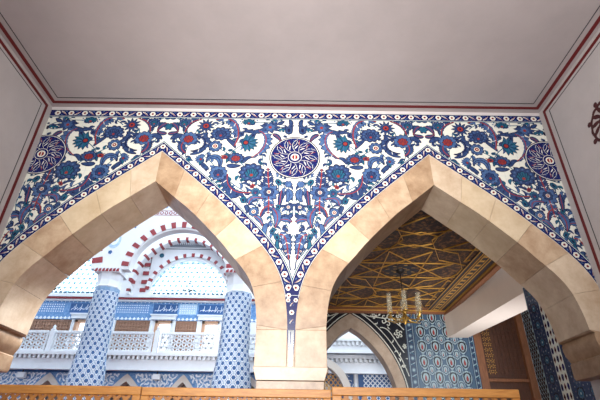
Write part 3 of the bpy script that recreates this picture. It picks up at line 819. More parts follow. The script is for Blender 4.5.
for y0, w_ in ((10.44, .2), (9.5, .22), (9.05, .2), (8.5, .22), (8.0, .2)):
    z = .7
    while z < 5.2:
        A.lobes(y0, z, w_*.62, 8, .2, BK, 2); A.lobes(y0, z, w_*.5, 8, .25, SE, 3); A.lobes(y0, z, w_*.3, 6, .25, TE, 4); A.disc(y0, z, w_*.12, IC, 5, 8)
        for sg in (-1, 1): 
            A.stroke([(y0, z+.12), (y0+sg*.14, z+.2), (y0+sg*.08, z+.32)], .018, SE, 2, 6)
            for dy, dz_, rr_ in ((.13, .24, .026), (.16, .05, .022), (.10, -.13, .024), (.05, .20, .018), (.15, .14, .016), (.17, -.06, .018), (.06, -.2, .02)): A.lobes(y0+sg*dy, z+dz_, rr_, 5, .3, IC if rr_ < .02 else SE, 3); A.disc(y0+sg*dy, z+dz_, rr_*.4, RE, 4, 5)
        z += .40
A.build('tile_wall_panel', wall_r2)
# carved wooden door in the side room
b = MB(); b.box(4.45, 5.75, 11.2, 11.3, 0, 5.0, wood_dark); dr = structure(b.build('door_1'))
b = MB()
for x0, x1 in ((4.45, 4.64), (5.62, 5.78)): b.box(x0, x1, 11.08, 11.22, 0, 5.0, wood_mid)
b.box(4.64, 5.62, 11.12, 11.22, 3.12, 3.19, wood_mid); b.box(4.64, 5.62, 11.1, 11.22, 4.9, 5.0, wood_mid)
b.build('door_frame', dr, bevel=.008)
b = MB(); rr = random.Random(5)
for z in [3.35+.13*i for i in range(12)]:
    for x in (4.76, 4.86):
        a = rr.uniform(0, pi)
        for k in range(5):
            t = a+k*2*pi/5; b.bar((x+.02*cos(t), 11.2, z+.02*sin(t)), (x+.055*cos(t), 11.2, z+.055*sin(t)), .012, (0, -1, 0), .006, gold)
b.build('gilt_carving', dr)
b = MB()
for z in [3.3+.105*i for i in range(15)]:
    for x in [5.0+.1*i for i in range(6)]:
        b.box(x, x+.085, 11.185, 11.2, z, z+.09, wood_dark)
b.build('carved_panel', dr)

# chandelier
CHX, CHY = 2.10, 8.25
ch = empty('chandelier', (CHX, CHY, RZ-.02), 'brass chandelier with tall clear glass cylinders hanging under the wooden ceiling', 'chandelier')
def cpart(b, name, **k): return put(b.build(name, **k), ch)
b = MB(); b.lathe([(.0, RZ-.01), (.09, RZ-.012), (.08, RZ-.05), (.03, RZ-.08), (.0, RZ-.09)], CHX, CHY, iron, 16); cpart(b, 'ceiling_rose', smooth=True)
b = MB(); b.tube([(CHX, CHY, RZ-.08), (CHX, CHY, 3.78)], .011, iron); b.lathe([(.012, 4.12), (.03, 4.08), (.012, 4.04)], CHX, CHY, brass, 12); cpart(b, 'stem', smooth=True)
b = MB(); b.lathe([(.0, 3.70), (.02, 3.72), (.055, 3.78), (.065, 3.84), (.03, 3.90), (.045, 3.94), (.02, 3.99), (.012, 4.02)], CHX, CHY, brass, 20); cpart(b, 'hub', smooth=True)
NA_ = 6
for i in range(NA_):
    a = 2*pi*i/NA_+.35; ca, sa = cos(a), sin(a)
    P = lambda r, z: (CHX+r*ca, CHY+r*sa, z)
    b = MB(); b.tube([P(.04, 3.86), P(.12, 3.78), P(.22, 3.77), P(.30, 3.82), P(.315, 3.89)], .010, brass); b.tube([P(.04, 3.94), P(.12, 3.99), P(.17, 3.93), P(.13, 3.88)], .007, brass); arm = cpart(b, 'arm', smooth=True)
    cx_, cy_ = CHX+.315*ca, CHY+.315*sa
    b = MB(); b.lathe([(.0, 3.87), (.045, 3.885), (.05, 3.90), (.022, 3.91), (.022, 3.95), (.0, 3.955)], cx_, cy_, brass, 14)
    b.lathe([(.008, 3.95), (.008, 4.02), (.0, 4.025)], cx_, cy_, brass, 10); cpart(b, 'candle_holder', smooth=True)
    b = MB(); z0, z1 = 3.895, 4.27; prof = [(.047, z0), (.052, z0+.06), (.048, z1), (.044, z1), (.048, z0+.06), (.043, z0)]
    b.lathe(prof, cx_, cy_, clear, 18); cpart(b, 'glass_shade', smooth=True)
b = MB()
for sg in (-1, 1): b.tube([(CHX-.32, CHY+.12*sg, 3.80), (CHX+.32, CHY+.12*sg, 3.77)], .009, brass)
cpart(b, 'cross_bar', smooth=True)

# ================================================================== great hall beyond
HZ = 13.0
b = MB()
def window_wall(b, x0, x1, c, half, zb, h, ztop, y0, y1, m_, n=28, e=1.0):
    pts = [c-half*cos(pi*i/n) for i in range(n+1)]
    zf = lambda x: zb+h*max(0, 1-abs((x-c)/half)**2)**.5
    b.box(x0, c-half, y0, y1, zb, ztop, m_); b.box(c+half, x1, y0, y1, zb, ztop, m_)
    for i in range(n): b.prism_y([(pts[i], zf(pts[i])), (pts[i+1], zf(pts[i+1])), (pts[i+1], ztop), (pts[i], ztop)], y0, y1, m_)
YF = 15.0
LC, LH, LZ, LR = -3.88, 1.38, 6.38, 1.30       # lunette: centre, half width, sill, rise
window_wall(b, -6.3, -1.0, LC, LH, LZ, LR, HZ, YF, YF+.3, hall_white)
window_wall(b, -11.5, -6.3, -8.75, 1.95, LZ, 2.3, HZ, YF, YF+.3, hall_white)
b.box(-11.5, 6.2, YF, YF+.3, 5.45, LZ, hall_white)
b.box(-1.0, 6.2, YF, YF+.3, 6.38, HZ, hall_white)
for x0, x1 in ((-11.5, -9.3), (-7.64, -7.6), (-7.18, -6.28), (-4.95, -4.85), (-4.27, -4.22), (-3.34, -3.24), (-2.65, 6.2)): b.box(x0, x1, YF, YF+.3, 3.68, 5.45, hall_white)
wall_hall = structure(b.build('wall_hall_far'))
b = MB(); b.box(-11.8, -11.5, YB, 15.3, 0, HZ, hall_white); structure(b.build('wall_hall_left'))
b = MB(); b.box(6.1, 6.4, 11.45, 15.3, 0, HZ, hall_white); structure(b.build('wall_hall_right'))
b = MB(); b.box(-11.5, XL-.3, YB-.3, YB, 0, HZ, hall_white); b.box(XL-.3, 3.95, YB-.3, YB-.02, ZC+.25, HZ, hall_white); structure(b.build('wall_hall_near'))

# windows: grille of the lunettes
def lunette(c, half, h, name, lab, n):
    zf = lambda x: LZ+h*max(0, 1-((x-c)/half)**2)**.5
    b = MB(); P = [(c-half*cos(pi*i/28), zf(c-half*cos(pi*i/28))) for i in range(29)]
    b.prism_y(P, YF+.16, YF+.17, pane_m); o = structure(b.build(name))
    b = MB(); 
    sp = .20
    def inside(x, z): return abs(x-c) < half and LZ < z < zf(x)
    # triangular lattice
    for fam in range(3):
        ang = radians(60*fam); d = Vector((cos(ang), sin(ang))); nn = Vector((-d.y, d.x))
        for k in range(-24, 25):
            o0 = Vector((c, LZ+h*.4))+nn*(k*sp*.866); t = -3.2; run = None
            while t < 3.2:
                p = o0+d*t
                if inside(p.x, p.y):
                    if run is None: run = p.copy()
                    last = p.copy()
                elif run is not None:
                    if (last-run).length > .05: b.bar((run.x, YF+.12, run.y), (last.x, YF+.12, last.y), .022, (0, -1, 0), .03, cyan_grille)
                    run = None
                t += .04
    b.build('grille', o)
    b = MB()
    for (dx, dz, r) in ((-.12, .16, .05), (-.02, .22, .035), (.08, .17, .05), (.17, .2, .035), (0, .42, .04), (-.2, .2, .03), (.02, .13, .04), (.26, .15, .03)):
        b.lathe([(0, 0)], 0, 0, t_teal, 3) if False else b.prism_y([(c+dx+r*cos(t*pi/4), LZ+dz+r*.7*sin(t*pi/4)) for t in range(8)], YF+.07, YF+.09, iron if dz < .3 else t_teal)
    for k in range(int(half*2/.16)-1):
        x = c-half+.12+k*.16; b.box(x, x+.10, YF+.06, YF+.09, LZ+.02, LZ+.08, t_teal)
    b.build('painted_script', o)
    return o
lunette(LC, LH, LR, 'window_1', '', 1)
lunette(-8.75, 1.95, 2.3, 'window_2', '', 1)

# voussoir rings
def vring(b, cx_, cz_, r0, r1, y0, y1, nseg, a0=0, a1=180, red_first=True, prop=.5, e=1.0, white=None):
    st_ = (a1-a0)/nseg
    for k in range(nseg):
        for s0, s1, mm in ((0, prop, vous_red), (prop, 1, white or hall_white)):
            A0, A1 = radians(a0+(k+s0)*st_), radians(a0+(k+s1)*st_)
            mid = (A0+A1)/2
            P = [(cx_-r0*cos(A0), cz_+e*r0*sin(A0)), (cx_-r1*cos(A0), cz_+e*r1*sin(A0)), (cx_-r1*cos(mid), cz_+e*r1*sin(mid)), (cx_-r1*cos(A1), cz_+e*r1*sin(A1)), (cx_-r0*cos(A1), cz_+e*r0*sin(A1)), (cx_-r0*cos(mid), cz_+e*r0*sin(mid))]
            yy = y0-.01 if mm is vous_red else y0
            b.prism_y(P, yy, y1, mm)
b = MB(); vring(b, LC, LZ+.06, 1.42, 1.55, YF-.06, YF, 15, 4, 184, prop=.36, e=.96)
for z in (6.45, 6.75, 7.08, 7.4, 7.72): b.box(-5.60, -5.40, YF-.05, YF, z, z+.13, vous_red)
tag(b.build('striped_arch', wall_hall), 'red and white arch around the lunette window')
b = MB(); vring(b, -4.12, 6.62, 1.72, 1.83, YF-.35, YF, 17, 4, 184, prop=.30)
for sg in (-1, 1): 
    x0, x1 = sorted((-4.12+sg*1.72, -4.12+sg*1.83)); b.box(x0, x1, YF-.35, YF, 6.28, 6.62, hall_white); b.box(x0-.0, x1, YF-.36, YF-.2, 6.36, 6.46, vous_red)
tag(b.build('striped_arch', wall_hall), 'thin red and white recessed arch')
b = MB(); b.box(-5.15, -2.2, YF-.12, YF, 8.36, 8.46, marble); b.box(-5.15, -2.2, YF-.06, YF, 8.20, 8.34, mat('grey_stone_band', (132, 140, 150), .6))
for k in range(38): b.box(-5.13+k*.078, -5.13+k*.078+.035, YF-.12, YF-.05, 8.27, 8.36, marble)
gm = mat('grey_line', (120, 126, 134), .6)
b.bar((-5.42, YF-.0, 8.12), (-2.2, YF-.0, 8.12), .03, (0, -1, 0), .012, gm); b.bar((-5.40, YF, 8.12), (-5.40, YF, 7.3), .03, (0, -1, 0), .012, gm)
b.prism_y([(-5.05+.09*cos(t*pi/4), 7.85+.09*sin(t*pi/4)) for t in range(8)], YF-.02, YF, t_teal)
b.build('moulding', wall_hall)
# cornice under the windows
b = MB(); b.box(-11.5, 6.1, YF-.16, YF, 6.14, 6.20, vous_red); b.box(-11.5, 6.1, YF-.20, YF, 6.20, 6.30, marble); b.box(-11.5, 6.1, YF-.10, YF, 6.08, 6.14, marble)
b.build('cornice', wall_hall)
# tiled frieze with script panels
hb = mat('hall_tile_blue', (58, 112, 176), .3, rgb2=(124, 166, 208), scale=16)
hp = mat('hall_tile_pale', (140, 180, 216), .3, rgb2=(196, 216, 234), scale=22)
hn = mat('hall_tile_navy', (30, 78, 136), .3, rgb2=(44, 94, 152), scale=9)
PAL3 = [hb, hp, hn, mat('hall_tile_white', (226, 234, 242), .3), t_teal, vous_red]
A = Art(lambda x, z, h: (x, YF-.012-h, z), PAL3, step=.002)
A.poly([(-11.5, 5.45), (6.1, 5.45), (6.1, 6.1), (-11.5, 6.1)], 0, 0)
rr = random.Random(11)
for x0, x1 in ((-7.9, -7.2), (-5.0, -4.15), (-3.42, -2.55), (-10.6, -9.8), (1.2, 2.0)):
    A.poly([(x0, 5.68), (x1, 5.68), (x1, 6.01), (x0, 6.01)], 2, 1)
    n = int((x1-x0)/.1)
    for k in range(n):          # flowing pale script strokes
        x = x0+.06+k*.1; h = rr.uniform(.08, .2)
        A.stroke([(x, 5.74+rr.uniform(0, .05)), (x+.02, 5.74+h), (x+.05, 5.75), (x+.1, 5.8+rr.uniform(0, .12))], .018, 3, 2, 6)
        if k % 2: A.stroke([(x+.02, 5.78), (x+.04, 5.97)], .018, 3, 2, 2)
for x0, x1 in ((-4.10, -3.48), (-7.15, -5.05), (-9.7, -8.0)):
    A.poly([(x0, 5.66), (x1, 5.66), (x1, 6.03), (x0, 6.03)], 1 if x1 > -4 else 0, 1)
    x = x0+.05
    while x < x1-.05:
        for z in (5.72, 5.80, 5.88, 5.96): A.disc(x, z, .022, 3, 2, 6)
        x += .08
x = -11.4
while x < 6:
    A.poly([(x, 5.49), (x+.06, 5.56), (x+.12, 5.49), (x+.06, 5.45)], 3, 1); A.disc(x+.06, 6.06, .02, 3, 1, 6); x += .14
A.build('tile_frieze', wall_hall)
# doors, wooden shutters and lintels behind the balcony
wood_h = mat('hall_shutter_wood', (176, 136, 112), .55, rgb2=(128, 92, 74), scale=20, stretch=(3, 3, 3))
n_ = 2
for x0, x1 in ((-9.3, -7.64), (-6.28, -4.95), (-4.22, -3.34)):
    b = MB(); b.box(x0, x1, YF+.05, YF+.12, 3.7, 5.45, wood_h); d_ = structure(b.build('door_%d' % n_)); n_ += 1
    b = MB()
    b.box(x0, x0+.07, YF-.03, YF+.05, 3.7, 5.45, marble); b.box(x1-.07, x1, YF-.03, YF+.05, 3.7, 5.45, marble)
    x = x0+.12
    b.build('door_frame', d_)
    b = MB()
    x = x0+.1
    while x < x1-.12: b.box(x, x+.05, YF+.02, YF+.05, 4.2, 5.40, wood_h); x += .1
    z = 4.3
    while z < 5.4: b.box(x0+.08, x1-.08, YF+.01, YF+.03, z, z+.035, wood_h); z += .12
    b.build('lattice', d_)
pale_wood = mat('pale_frame_wood', (186, 142, 112), .5)
k_ = 3
for x0, x1 in ((-7.6, -7.18), (-4.85, -4.27), (-3.24, -2.65)):
    b = MB(); b.box(x0, x1, YF+.2, YF+.21, 3.7, 5.45, pane_m); o = structure(b.build('window_%d' % k_)); k_ += 1
    b = MB(); b.box(x0, x0+.09, YF-.02, YF+.2, 3.7, 5.45, pale_wood); b.box(x1-.05, x1, YF-.02, YF+.2, 3.7, 5.45, marble); b.box(x0, x1, YF-.02, YF+.2, 5.36, 5.45, pale_wood); b.box(x0+.09, x1-.05, YF+.1, YF+.2, 4.6, 4.64, marble)
    b.build('window_frame', o)
    b = MB(); b.box(x0-.14, x1+.12, YF-.10, YF-.02, 5.47, 5.62, marble); b.box(x0-.18, x1+.16, YF-.14, YF-.02, 5.60, 5.64, marble); b.build('lintel', o)

# gallery floor and its fascia
YG = 14.0
b = MB(); b.box(-11.5, 6.1, YG+.1, YF, 3.70, 4.16, marble); gal = structure(b.build('floor'))
b = MB(); b.box(-11.5, 6.1, YG, YG+.12, 3.70, 4.0, marble); b.box(-11.5, 6.1, YG-.10, YG+.12, 4.10, 4.20, marble); b.box(-11.5, 6.1, YG-.03, YG+.12, 3.68, 3.74, marble)
for k in range(120): b.box(-11.4+k*.145, -11.4+k*.145+.075, YG-.07, YG+.1, 4.0, 4.10, marble)
b.build('dentil_cornice', gal)
# pierced balustrade sections: panel between posts
def balustrade(x0, x1, label, post=True):
    x0 += .02; x1 -= .02
    t = empty('balustrade', ((x0+x1)/2, YG+.05, 4.2), label, 'balustrade', 'pierced marble balustrades along the gallery')
    b = MB(); b.box(x0, x1, YG, YG+.10, 4.76, 4.84, marble); put(b.build('top_rail', bevel=.01), t)
    b = MB(); b.box(x0, x1, YG, YG+.10, 4.2, 4.27, marble); put(b.build('bottom_rail'), t)
    b = MB(); s_ = .26
    z0, z1 = 4.27, 4.76
    b.box(x0, x0+.05, YG+.02, YG+.08, z0, z1, marble); b.box(x1-.05, x1, YG+.02, YG+.08, z0, z1, marble)
    for fam in (0, 60, -60):
        d = Vector((cos(radians(fam)), sin(radians(fam)))); nn = Vector((-d.y, d.x))
        for k in range(-30, 31):
            o0 = Vector(((x0+x1)/2, (z0+z1)/2))+nn*(k*s_*.866/1.5)
            # clip line with panel
            ts = [-5, 5]
            for comp, lo_, hi_ in ((0, x0, x1), (1, z0, z1)):
                if abs(d[comp]) < 1e-6:
                    if not lo_ < o0[comp] < hi_: ts = [1, -1]
                else:
                    a, c_ = sorted(((lo_-o0[comp])/d[comp], (hi_-o0[comp])/d[comp])); ts = [max(ts[0], a), min(ts[1], c_)]
            if ts[1]-ts[0] > .05:
                p, q_ = o0+d*ts[0], o0+d*ts[1]
                b.bar((p.x, YG+.075, p.y), (q_.x, YG+.075, q_.y), .034, (0, -1, 0), .05, marble)
    put(b.build('pierced_panel'), t)
def post(x, label):
    t = empty('balustrade_post', (x, YG+.05, 4.2), label, 'post', 'marble posts of the gallery balustrade')
    b = MB(); b.box(x-.07, x+.07, YG-.01, YG+.11, 4.2, 4.88, marble); put(b.build('shaft', bevel=.012), t)
    b = MB(); b.lathe([(.065, 4.88), (.07, 4.90), (.035, 4.92), (.05, 4.96), (.035, 5.0), (.0, 5.03)], x, YG+.05, marble, 12); put(b.build('finial', smooth=True), t)
balustrade(-9.6, -7.82, 'white marble balustrade panel at the far left under the stone arch')
post(-7.72, 'white marble post left of the tiled left column')
balustrade(-7.62, -6.22, 'white marble balustrade panel just left of the left tiled column')
post(-6.12, 'white marble post hidden partly by the left tiled column')
balustrade(-6.02, -4.50, 'white marble balustrade panel right of the left tiled column')
post(-4.40, 'white marble post midway between the two tiled columns')
balustrade(-4.30, -2.56, 'white marble balustrade panel just left of the right tiled column')
post(-2.46, 'white marble post left of the right tiled column')
balustrade(-2.36, -.2, 'white marble balustrade panel behind and right of the right tiled column')

# lower tiled wall with pointed arches under the gallery
b = MB(); YLW = 14.3
A = Art(lambda x, z, h: (x, YLW-.01-h, z), PAL3, step=.002)
archs = [(-7.57, .95), (-5.18, .95), (-3.45, .8), (-1.4, .9), (.75, .95), (-9.9, .95)]
def lowz(x):
    z = 0
    for c, hw_ in archs:
        u = abs(x-c)/hw_
        if u < 1: z = max(z, 3.62-1.0*u**1.15)
    return z
x = -11.5
while x < 6.0:
    x1 = x+.08; z0, z1 = lowz(x), lowz(x1)
    b.prism_y([(x, z0), (x1, z1), (x1, 3.7), (x, 3.7)], YLW, YLW+.3, hall_white)
    A.poly([(x, z0), (x1, z1), (x1, 3.7), (x, 3.7)], 0, 0)
    x = x1
wl = structure(b.build('wall_gallery'))
rr = random.Random(2)
A.poly([(-11.5, 3.64), (6, 3.64), (6, 3.70), (-11.5, 3.70)], 2, 1)
x = -11.4
while x < 5.9:
    for z in (3.55, 3.43, 3.31, 3.19, 3.07, 2.95):
        if z > lowz(x)+.12:
            a = rr.uniform(0, 6)
            A.leaf([(x-.07*cos(a), z-.07*sin(a)), (x+.05*sin(a), z-.05*cos(a)), (x+.07*cos(a), z+.07*sin(a))], .05, 3, None, L=2, n=6, out=0)
            A.lobes(x+.06, z+.05, .036, 5, .3, 3, 2)
            if rr.random() < .5: A.disc(x+.06, z+.05, .018, 0, 3, 6)
    x += .12
A.build('tile_spandrel', wl)
b = MB(); grey_st = mat('hall_grey_stone', (214, 206, 198), .6, noise=.1, scale=8)
for c, hw_ in archs:
    for sg in (-1, 1):
        pts = [(c+sg*hw_*u, 3.62-1.0*u**1.15) for u in [i/10 for i in range(11)]]
        for i in range(10):
            (xa, za), (xb, zb) = pts[i], pts[i+1]; b.prism_y([(xa, za), (xb, zb), (xb, zb-.22), (xa, za-.22)], YLW-.05, YLW+.3, grey_st)
b.build('stone_arch', wl)
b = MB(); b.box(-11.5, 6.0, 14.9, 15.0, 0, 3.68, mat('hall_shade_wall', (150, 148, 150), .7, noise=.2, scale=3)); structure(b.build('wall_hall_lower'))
# lamps on the spandrels
for x, lab in ((-8.34, 'small white wall lamp on the blue spandrel at the far left'), (-4.23, 'small white wall lamp on the blue spandrel between the tiled columns')):
    t = empty('wall_lamp', (x, YLW-.02, 3.56), lab, 'lamp', 'spotlights on the tiled spandrels')
    b = MB(); b.box(x-.11, x+.11, YLW-.24, YLW-.08, 3.44, 3.60, marble); put(b.build('lamp_housing', bevel=.015), t)
    b = MB(); b.box(x-.03, x+.03, YLW-.10, YLW-.0, 3.50, 3.54, iron); b.tube([(x, YLW-.16, 3.60), (x, YLW-.16, 3.70), (x, YLW-.02, 3.72)], .02, iron); put(b.build('bracket'), t)
    b = MB(); b.box(x-.09, x+.09, YLW-.20, YLW-.10, 3.42, 3.44, clear); put(b.build('lamp_glass'), t)

# arcade wall of the hall (plane of the columns)
YA0, YA1 = 10.85, 11.10
SC, SR, SZ = -3.17, 1.27, 5.72
b = MB()
def arcade(b, c, r, x0, x1, zt):
    n = 32; pts = [c-r*cos(pi*i/n) for i in range(n+1)]; zf = lambda x: SZ+.94*sqrt(max(0, r*r-(x-c)**2))
    for i in range(n): b.prism_y([(pts[i], zf(pts[i])), (pts[i+1], zf(pts[i+1])), (pts[i+1], zt), (pts[i], zt)], YA0, YA1, hall_white)
    b.box(x0, c-r, YA0, YA1, SZ, zt, hall_white); b.box(c+r, x1, YA0, YA1, SZ, zt, hall_white)
arcade(b, SC, SR, -4.99, -1.55, 11.5)
arcade(b, -6.81, SR+.1, -8.4, -4.99, 11.5)
b.box(-8.95, -8.4, YA0, YA1, 0, 11.5, hall_white)
arc = structure(b.build('wall_arcade'))
b = MB(); vring(b, SC, SZ, SR+.04, SR+.22, YA0-.02, YA0, 15, 4, 184, prop=.42, e=.95); tag(b.build('striped_arch', arc), 'red and white arch between the tiled columns')
b = MB(); vring(b, -6.81, SZ, SR+.1, SR+.37, YA0-.02, YA0, 15, 0, 180, prop=.5); tag(b.build('striped_arch', arc), 'red and white arch left of the left column')
A = Art(lambda x, z, h: (x, YA0-.004-h, z), PAL3, step=.002)
x = -5.6
while x < -2:
    A.disc(x, 7.42, .055, 5, 1, 8); A.disc(x, 7.42, .028, 3, 2, 8); x += .125
A.poly([(-5.6, 7.34), (-2, 7.34), (-2, 7.355), (-5.6, 7.355)], 5, 1); A.poly([(-5.6, 7.485), (-2, 7.485), (-2, 7.50), (-5.6, 7.50)], 5, 1)
for x in (-3.75, -3.55, -3.35, -3.1):
    for z in (7.62, 7.72, 7.82, 7.92, 8.02): A.disc(x, z, .05, 0, 1, 6)
# painted roundel and star
A.disc(-5.0+.0, 6.55, .18, 1, 1, 20, rz=.24); A.disc(-5.0, 6.57, .12, 3, 2, 16, rz=.16); A.disc(-5.0, 6.57, .06, 0, 3, 10); A.lobes(-5.04, 6.20, .06, 5, .3, 2, 1)
A.lobes(-5.0, 6.78, .05, 5, .3, 5, 3)
A.lobes(-4.55, 7.02, .11, 6, .4, 2, 1, sharp=True); A.lobes(-4.55, 7.02, .06, 6, .4, 3, 2, sharp=True)
A.build('painted_ornaments', arc)

# tiled columns
def column(cx_, cy_, r, zt, zc, label, flare):
    t = empty('tiled_column', (cx_, cy_, 0), label, 'column', 'tiled columns of the hall')
    z0 = flare; prof = [(r*1.22, z0), (r*1.12, z0+.25), (r*1.02, zt)]
    ground = mat('column_tile_ground', (138, 166, 194), .25, rgb2=(104, 140, 180), scale=20)
    b = MB(); b.lathe([(r*1.5, 0), (r*1.5, z0-.7), (r*1.38, z0-.35), (r*1.24, z0)], cx_, cy_, ground, 16, rot=pi/16); ped = put(b.build('base'), t)
    b = MB(); b.lathe(prof, cx_, cy_, ground, 16, rot=pi/16); put(b.build('shaft'), t)
    def radius(z):
        if z < z0-.7: return r*1.5
        if z < z0-.35: return r*(1.5-.12*(z-z0+.7)/.35)
        if z < z0: return r*(1.38-.14*(z-z0+.35)/.35)
        if z < z0+.25: return r*(1.22-.10*(z-z0)/.25)
        return r*(1.12-.10*(z-z0-.25)/(zt-z0-.25))
    A = Art(lambda a, z, h: (cx_+(radius(z)+.006+h)*cos(a), cy_+(radius(z)+.006+h)*sin(a), z), [hn, hb, PAL3[3]], step=.002)
    NA2 = 14; dz = .17; j = 0; z = 2.0
    while z < zt-.06:
        for i in range(NA2):
            a = 2*pi*(i+.5*(j % 2))/NA2
            if -pi < a-2*pi < 0 or a > pi*.95:
                aw = .155
                A.poly([(a+aw*1.12*cos(q_*pi/3), z+.080*sin(q_*pi/3)) for q_ in range(6)], 1, 1)
                A.poly([(a+aw*.98*cos(q_*pi/3), z+.070*sin(q_*pi/3)) for q_ in range(6)], 2, 2)
                A.poly([(a+aw*.72*cos(q_*pi/3), z+.052*sin(q_*pi/3)) for q_ in range(6)], 0, 3)
                for sg in (-1, 1): A.poly([(a+2*pi/NA2/2-.02+sg*.04, z+.05), (a+2*pi/NA2/2+.02+sg*.04, z+.05), (a+2*pi/NA2/2+.02+sg*.04, z-.05), (a+2*pi/NA2/2-.02+sg*.04, z-.05)], 2, 1)
        z += dz/1.0*.62; j += 1
    A.T = [lambda p: p]
    o = A.build('tile_pattern'); put(o, t)
    b = MB(); b.lathe([(r*1.02, zt), (r*1.08, zt+.02), (r*1.04, zt+.06), (r*1.0, zt+.20), (r*1.06, zc-.14), (r*1.08, zc-.12)], cx_, cy_, marble, 8, rot=pi/8)
    b.box(cx_-r*1.1, cx_+r*1.1, cy_-r*1.1, cy_+r*1.1, zc-.12, zc, marble)
    for k in range(7): b.prism_y([(cx_-r*1.05+k*r*.31, zc-.11), (cx_-r*.80+k*r*.31, zc-.11), (cx_-r*.80+k*r*.31, zc-.02), (cx_-r*.98+k*r*.31, zc-.04)], cy_-r*1.13, cy_-r*1.1, vous_red)
    put(b.build('capital'), t)
    return t
column(-4.95, 11.05, .30, 5.22, 5.72, 'blue and white tiled column seen left of the striped arch', 3.42)
column(-1.50, 11.05, .33, 5.12, 5.72, 'blue and white tiled column beside the stone pier', 3.42)

# what shows through the small arch at the back of the side room
A = Art(lambda x, z, h: (x, 14.27-h, z), PAL3, step=.002)
A.poly([(.2, 2.2), (1.78, 2.2), (1.78, 4.16), (.2, 4.16)], 2, 0); A.poly([(1.92, 2.2), (3.2, 2.2), (3.2, 4.16), (1.92, 4.16)], 2, 0)
A.poly([(2.08, 2.2), (3.0, 2.2), (3.0, 4.05), (2.08, 4.05)], 2, 1)
for k in range(-24, 24):
    for sg in (-1, 1):
        x0, z0 = 2.08, 3.1+k*.14
        x1, z1 = 3.0, z0+sg*.92
        # clip in z
        for _ in (0,):
            t0, t1 = 0, 1; dz_ = z1-z0
            a, c_ = sorted(((2.3-z0)/dz_, (4.03-z0)/dz_)); t0, t1 = max(0, a), min(1, c_)
            if t1-t0 > .03: A.stroke([(x0+.92*t0, z0+dz_*t0), (x0+.92*t1, z0+dz_*t1)], .030, 3, 2, 1)
A.poly([(1.32, 3.72), (1.62, 3.72), (1.62, 4.04), (1.32, 4.04)], 4, 3); A.disc(1.47, 3.88, .07, 2, 4, 10)
A.poly([(1.0, 3.78), (1.2, 3.78), (1.2, 4.0), (1.0, 4.0)], 3, 2); A.poly([(1.05, 3.83), (1.15, 3.83), (1.15, 3.95), (1.05, 3.95)], 2, 3)
rr = random.Random(8)
for k in range(120):
    x, z = rr.uniform(.25, 1.75), rr.uniform(2.4, 4.1); a = rr.uniform(0, 6)
    A.stroke([(x-.05*cos(a), z-.05*sin(a)), (x+.04*sin(a), z-.04*cos(a)), (x+.05*cos(a), z+.05*sin(a))], .022, 3, 1, 4)
b = MB(); b.box(.2, 3.3, 14.28, 14.33, 2.0, 4.2, hall_white); w4 = structure(b.build('trim_2')); A.build('tile_panel', w4)
b = MB(); b.box(-.0, 3.6, 13.75, 14.3, 4.25, 4.75, marble)
for k in range(26): b.box(.02+k*.14, .09+k*.14, 13.68, 13.75, 4.45, 4.57, marble)
b.box(0, 3.6, 13.66, 13.75, 4.57, 4.66, marble); b.box(0, 3.6, 13.70, 13.75, 4.22, 4.30, marble)
structure(b.build('trim_3', bevel=.006))
b = MB(); b.tube([(1.83, 14.18, 0), (1.83, 14.18, 4.25)], .05, marble, 12); b.box(1.77, 1.89, 14.1, 14.27, 3.2, 3.25, marble); b.box(1.77, 1.89, 14.1, 14.27, 4.0, 4.05, marble)
tag(b.build('drain_pipe', smooth=True), 'pale vertical pipe between two blue tile panels seen through the small arch', 'pipe')
b = MB()
for i in range(16):
    a0, a1 = radians(90*i/16), radians(90*(i+1)/16)
    P = lambda r, a: (.55+r*sin(a)*.92, 2.95+r*cos(a)*.95)
    b.prism_y([P(.92, a0), P(.92, a1), P(1.14, a1), P(1.14, a0)], 13.2, 13.6, grey_st)
b.box(-.1, .55, 13.2, 13.6, 3.82, 4.03, grey_st); b.box(1.40, 1.60, 13.2, 13.6, 0, 2.95, grey_st)
structure(b.build('trim_4'))
b = MB()
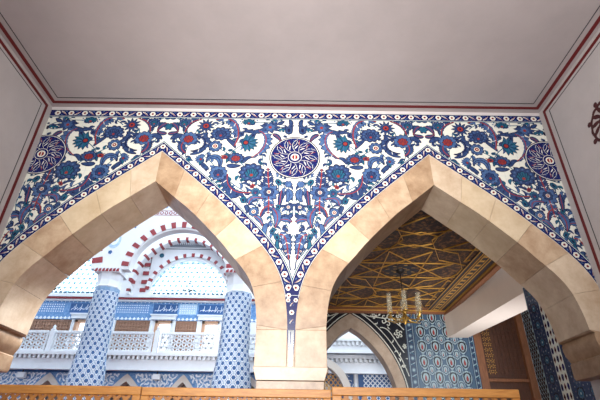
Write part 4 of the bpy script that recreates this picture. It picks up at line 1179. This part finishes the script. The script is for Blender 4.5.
for i in range(7):
    for j in range(6):
        cx_, cz_ = .9+i*.13, 2.9+j*.15
        if (cx_-.55)**2+(cz_-2.95)**2 < .72: 
            P = [(cx_+.055*cos(t*pi/4), cz_+.065*sin(t*pi/4)) for t in range(8)]
            for q_ in range(8): b.bar((P[q_][0], 13.5, P[q_][1]), (P[(q_+1) % 8][0], 13.5, P[(q_+1) % 8][1]), .02, (0, -1, 0), .03, gold)
tag(b.build('window_grille'), 'gilt ring grille inside the small grey arch low behind the pier', 'grille')

# ================================================================== pine lattice screens in front of the arcade
def screen(x0, x1, label, dz=0.0, leftpost=.075, rightpost=.075, y=4.5):
    t = empty('lattice_screen', ((x0+x1)/2, y, 0), label, 'screen', 'pine lattice screens in front of the arcade')
    ht = 2.118+dz; th = .045
    def p(b, n, **k): return put(b.build(n, **k), t)
    b = MB(); b.box(x0, x1, y-th/2-.006, y+th/2+.006, ht-.075, ht, wood_light); p(b, 'top_rail', bevel=.006)
    b = MB(); b.box(x0, x1, y-th/2, y+th/2, .06, .16, wood_light); p(b, 'bottom_rail', bevel=.006)
    b = MB(); b.box(x0, x0+leftpost, y-th/2, y+th/2, 0, ht-.075, wood_light); p(b, 'post', bevel=.006)
    b = MB(); b.box(x1-rightpost, x1, y-th/2, y+th/2, 0, ht-.075, wood_light); p(b, 'post', bevel=.006)
    b = MB(); X0, X1, Z_0, Z_1 = x0+leftpost, x1-rightpost, .16, ht-.075
    sp = .088
    for sg, yy in ((1, y-.002), (-1, y+.010)):
        k = -int((Z_1-Z_0)/sp)-2
        while X0+k*sp < X1+(Z_1-Z_0):
            # line x = xs0 + sg*t, z = Z_0 + t
            xs0 = X0+k*sp if sg > 0 else X0+k*sp
            t0, t1 = 0, Z_1-Z_0
            if sg > 0: t0 = max(t0, X0-xs0); t1 = min(t1, X1-xs0)
            else: t0 = max(t0, xs0-X1); t1 = min(t1, xs0-X0)
            if t1-t0 > .03: b.bar((xs0+sg*t0, yy, Z_0+t0), (xs0+sg*t1, yy, Z_0+t1), .030, (0, -1, 0), .010, wood_slat)
            k += 1
    p(b, 'lattice')
screen(-3.20, -1.405, 'pine lattice screen at the left, in front of the left column', .004)
screen(-1.395, .40, 'pine lattice screen in the middle, its top rail crossing the stone pier', 0)
screen(.41, 2.19, 'pine lattice screen at the right, ending with a free post before the tiled wall', .026, leftpost=.09)
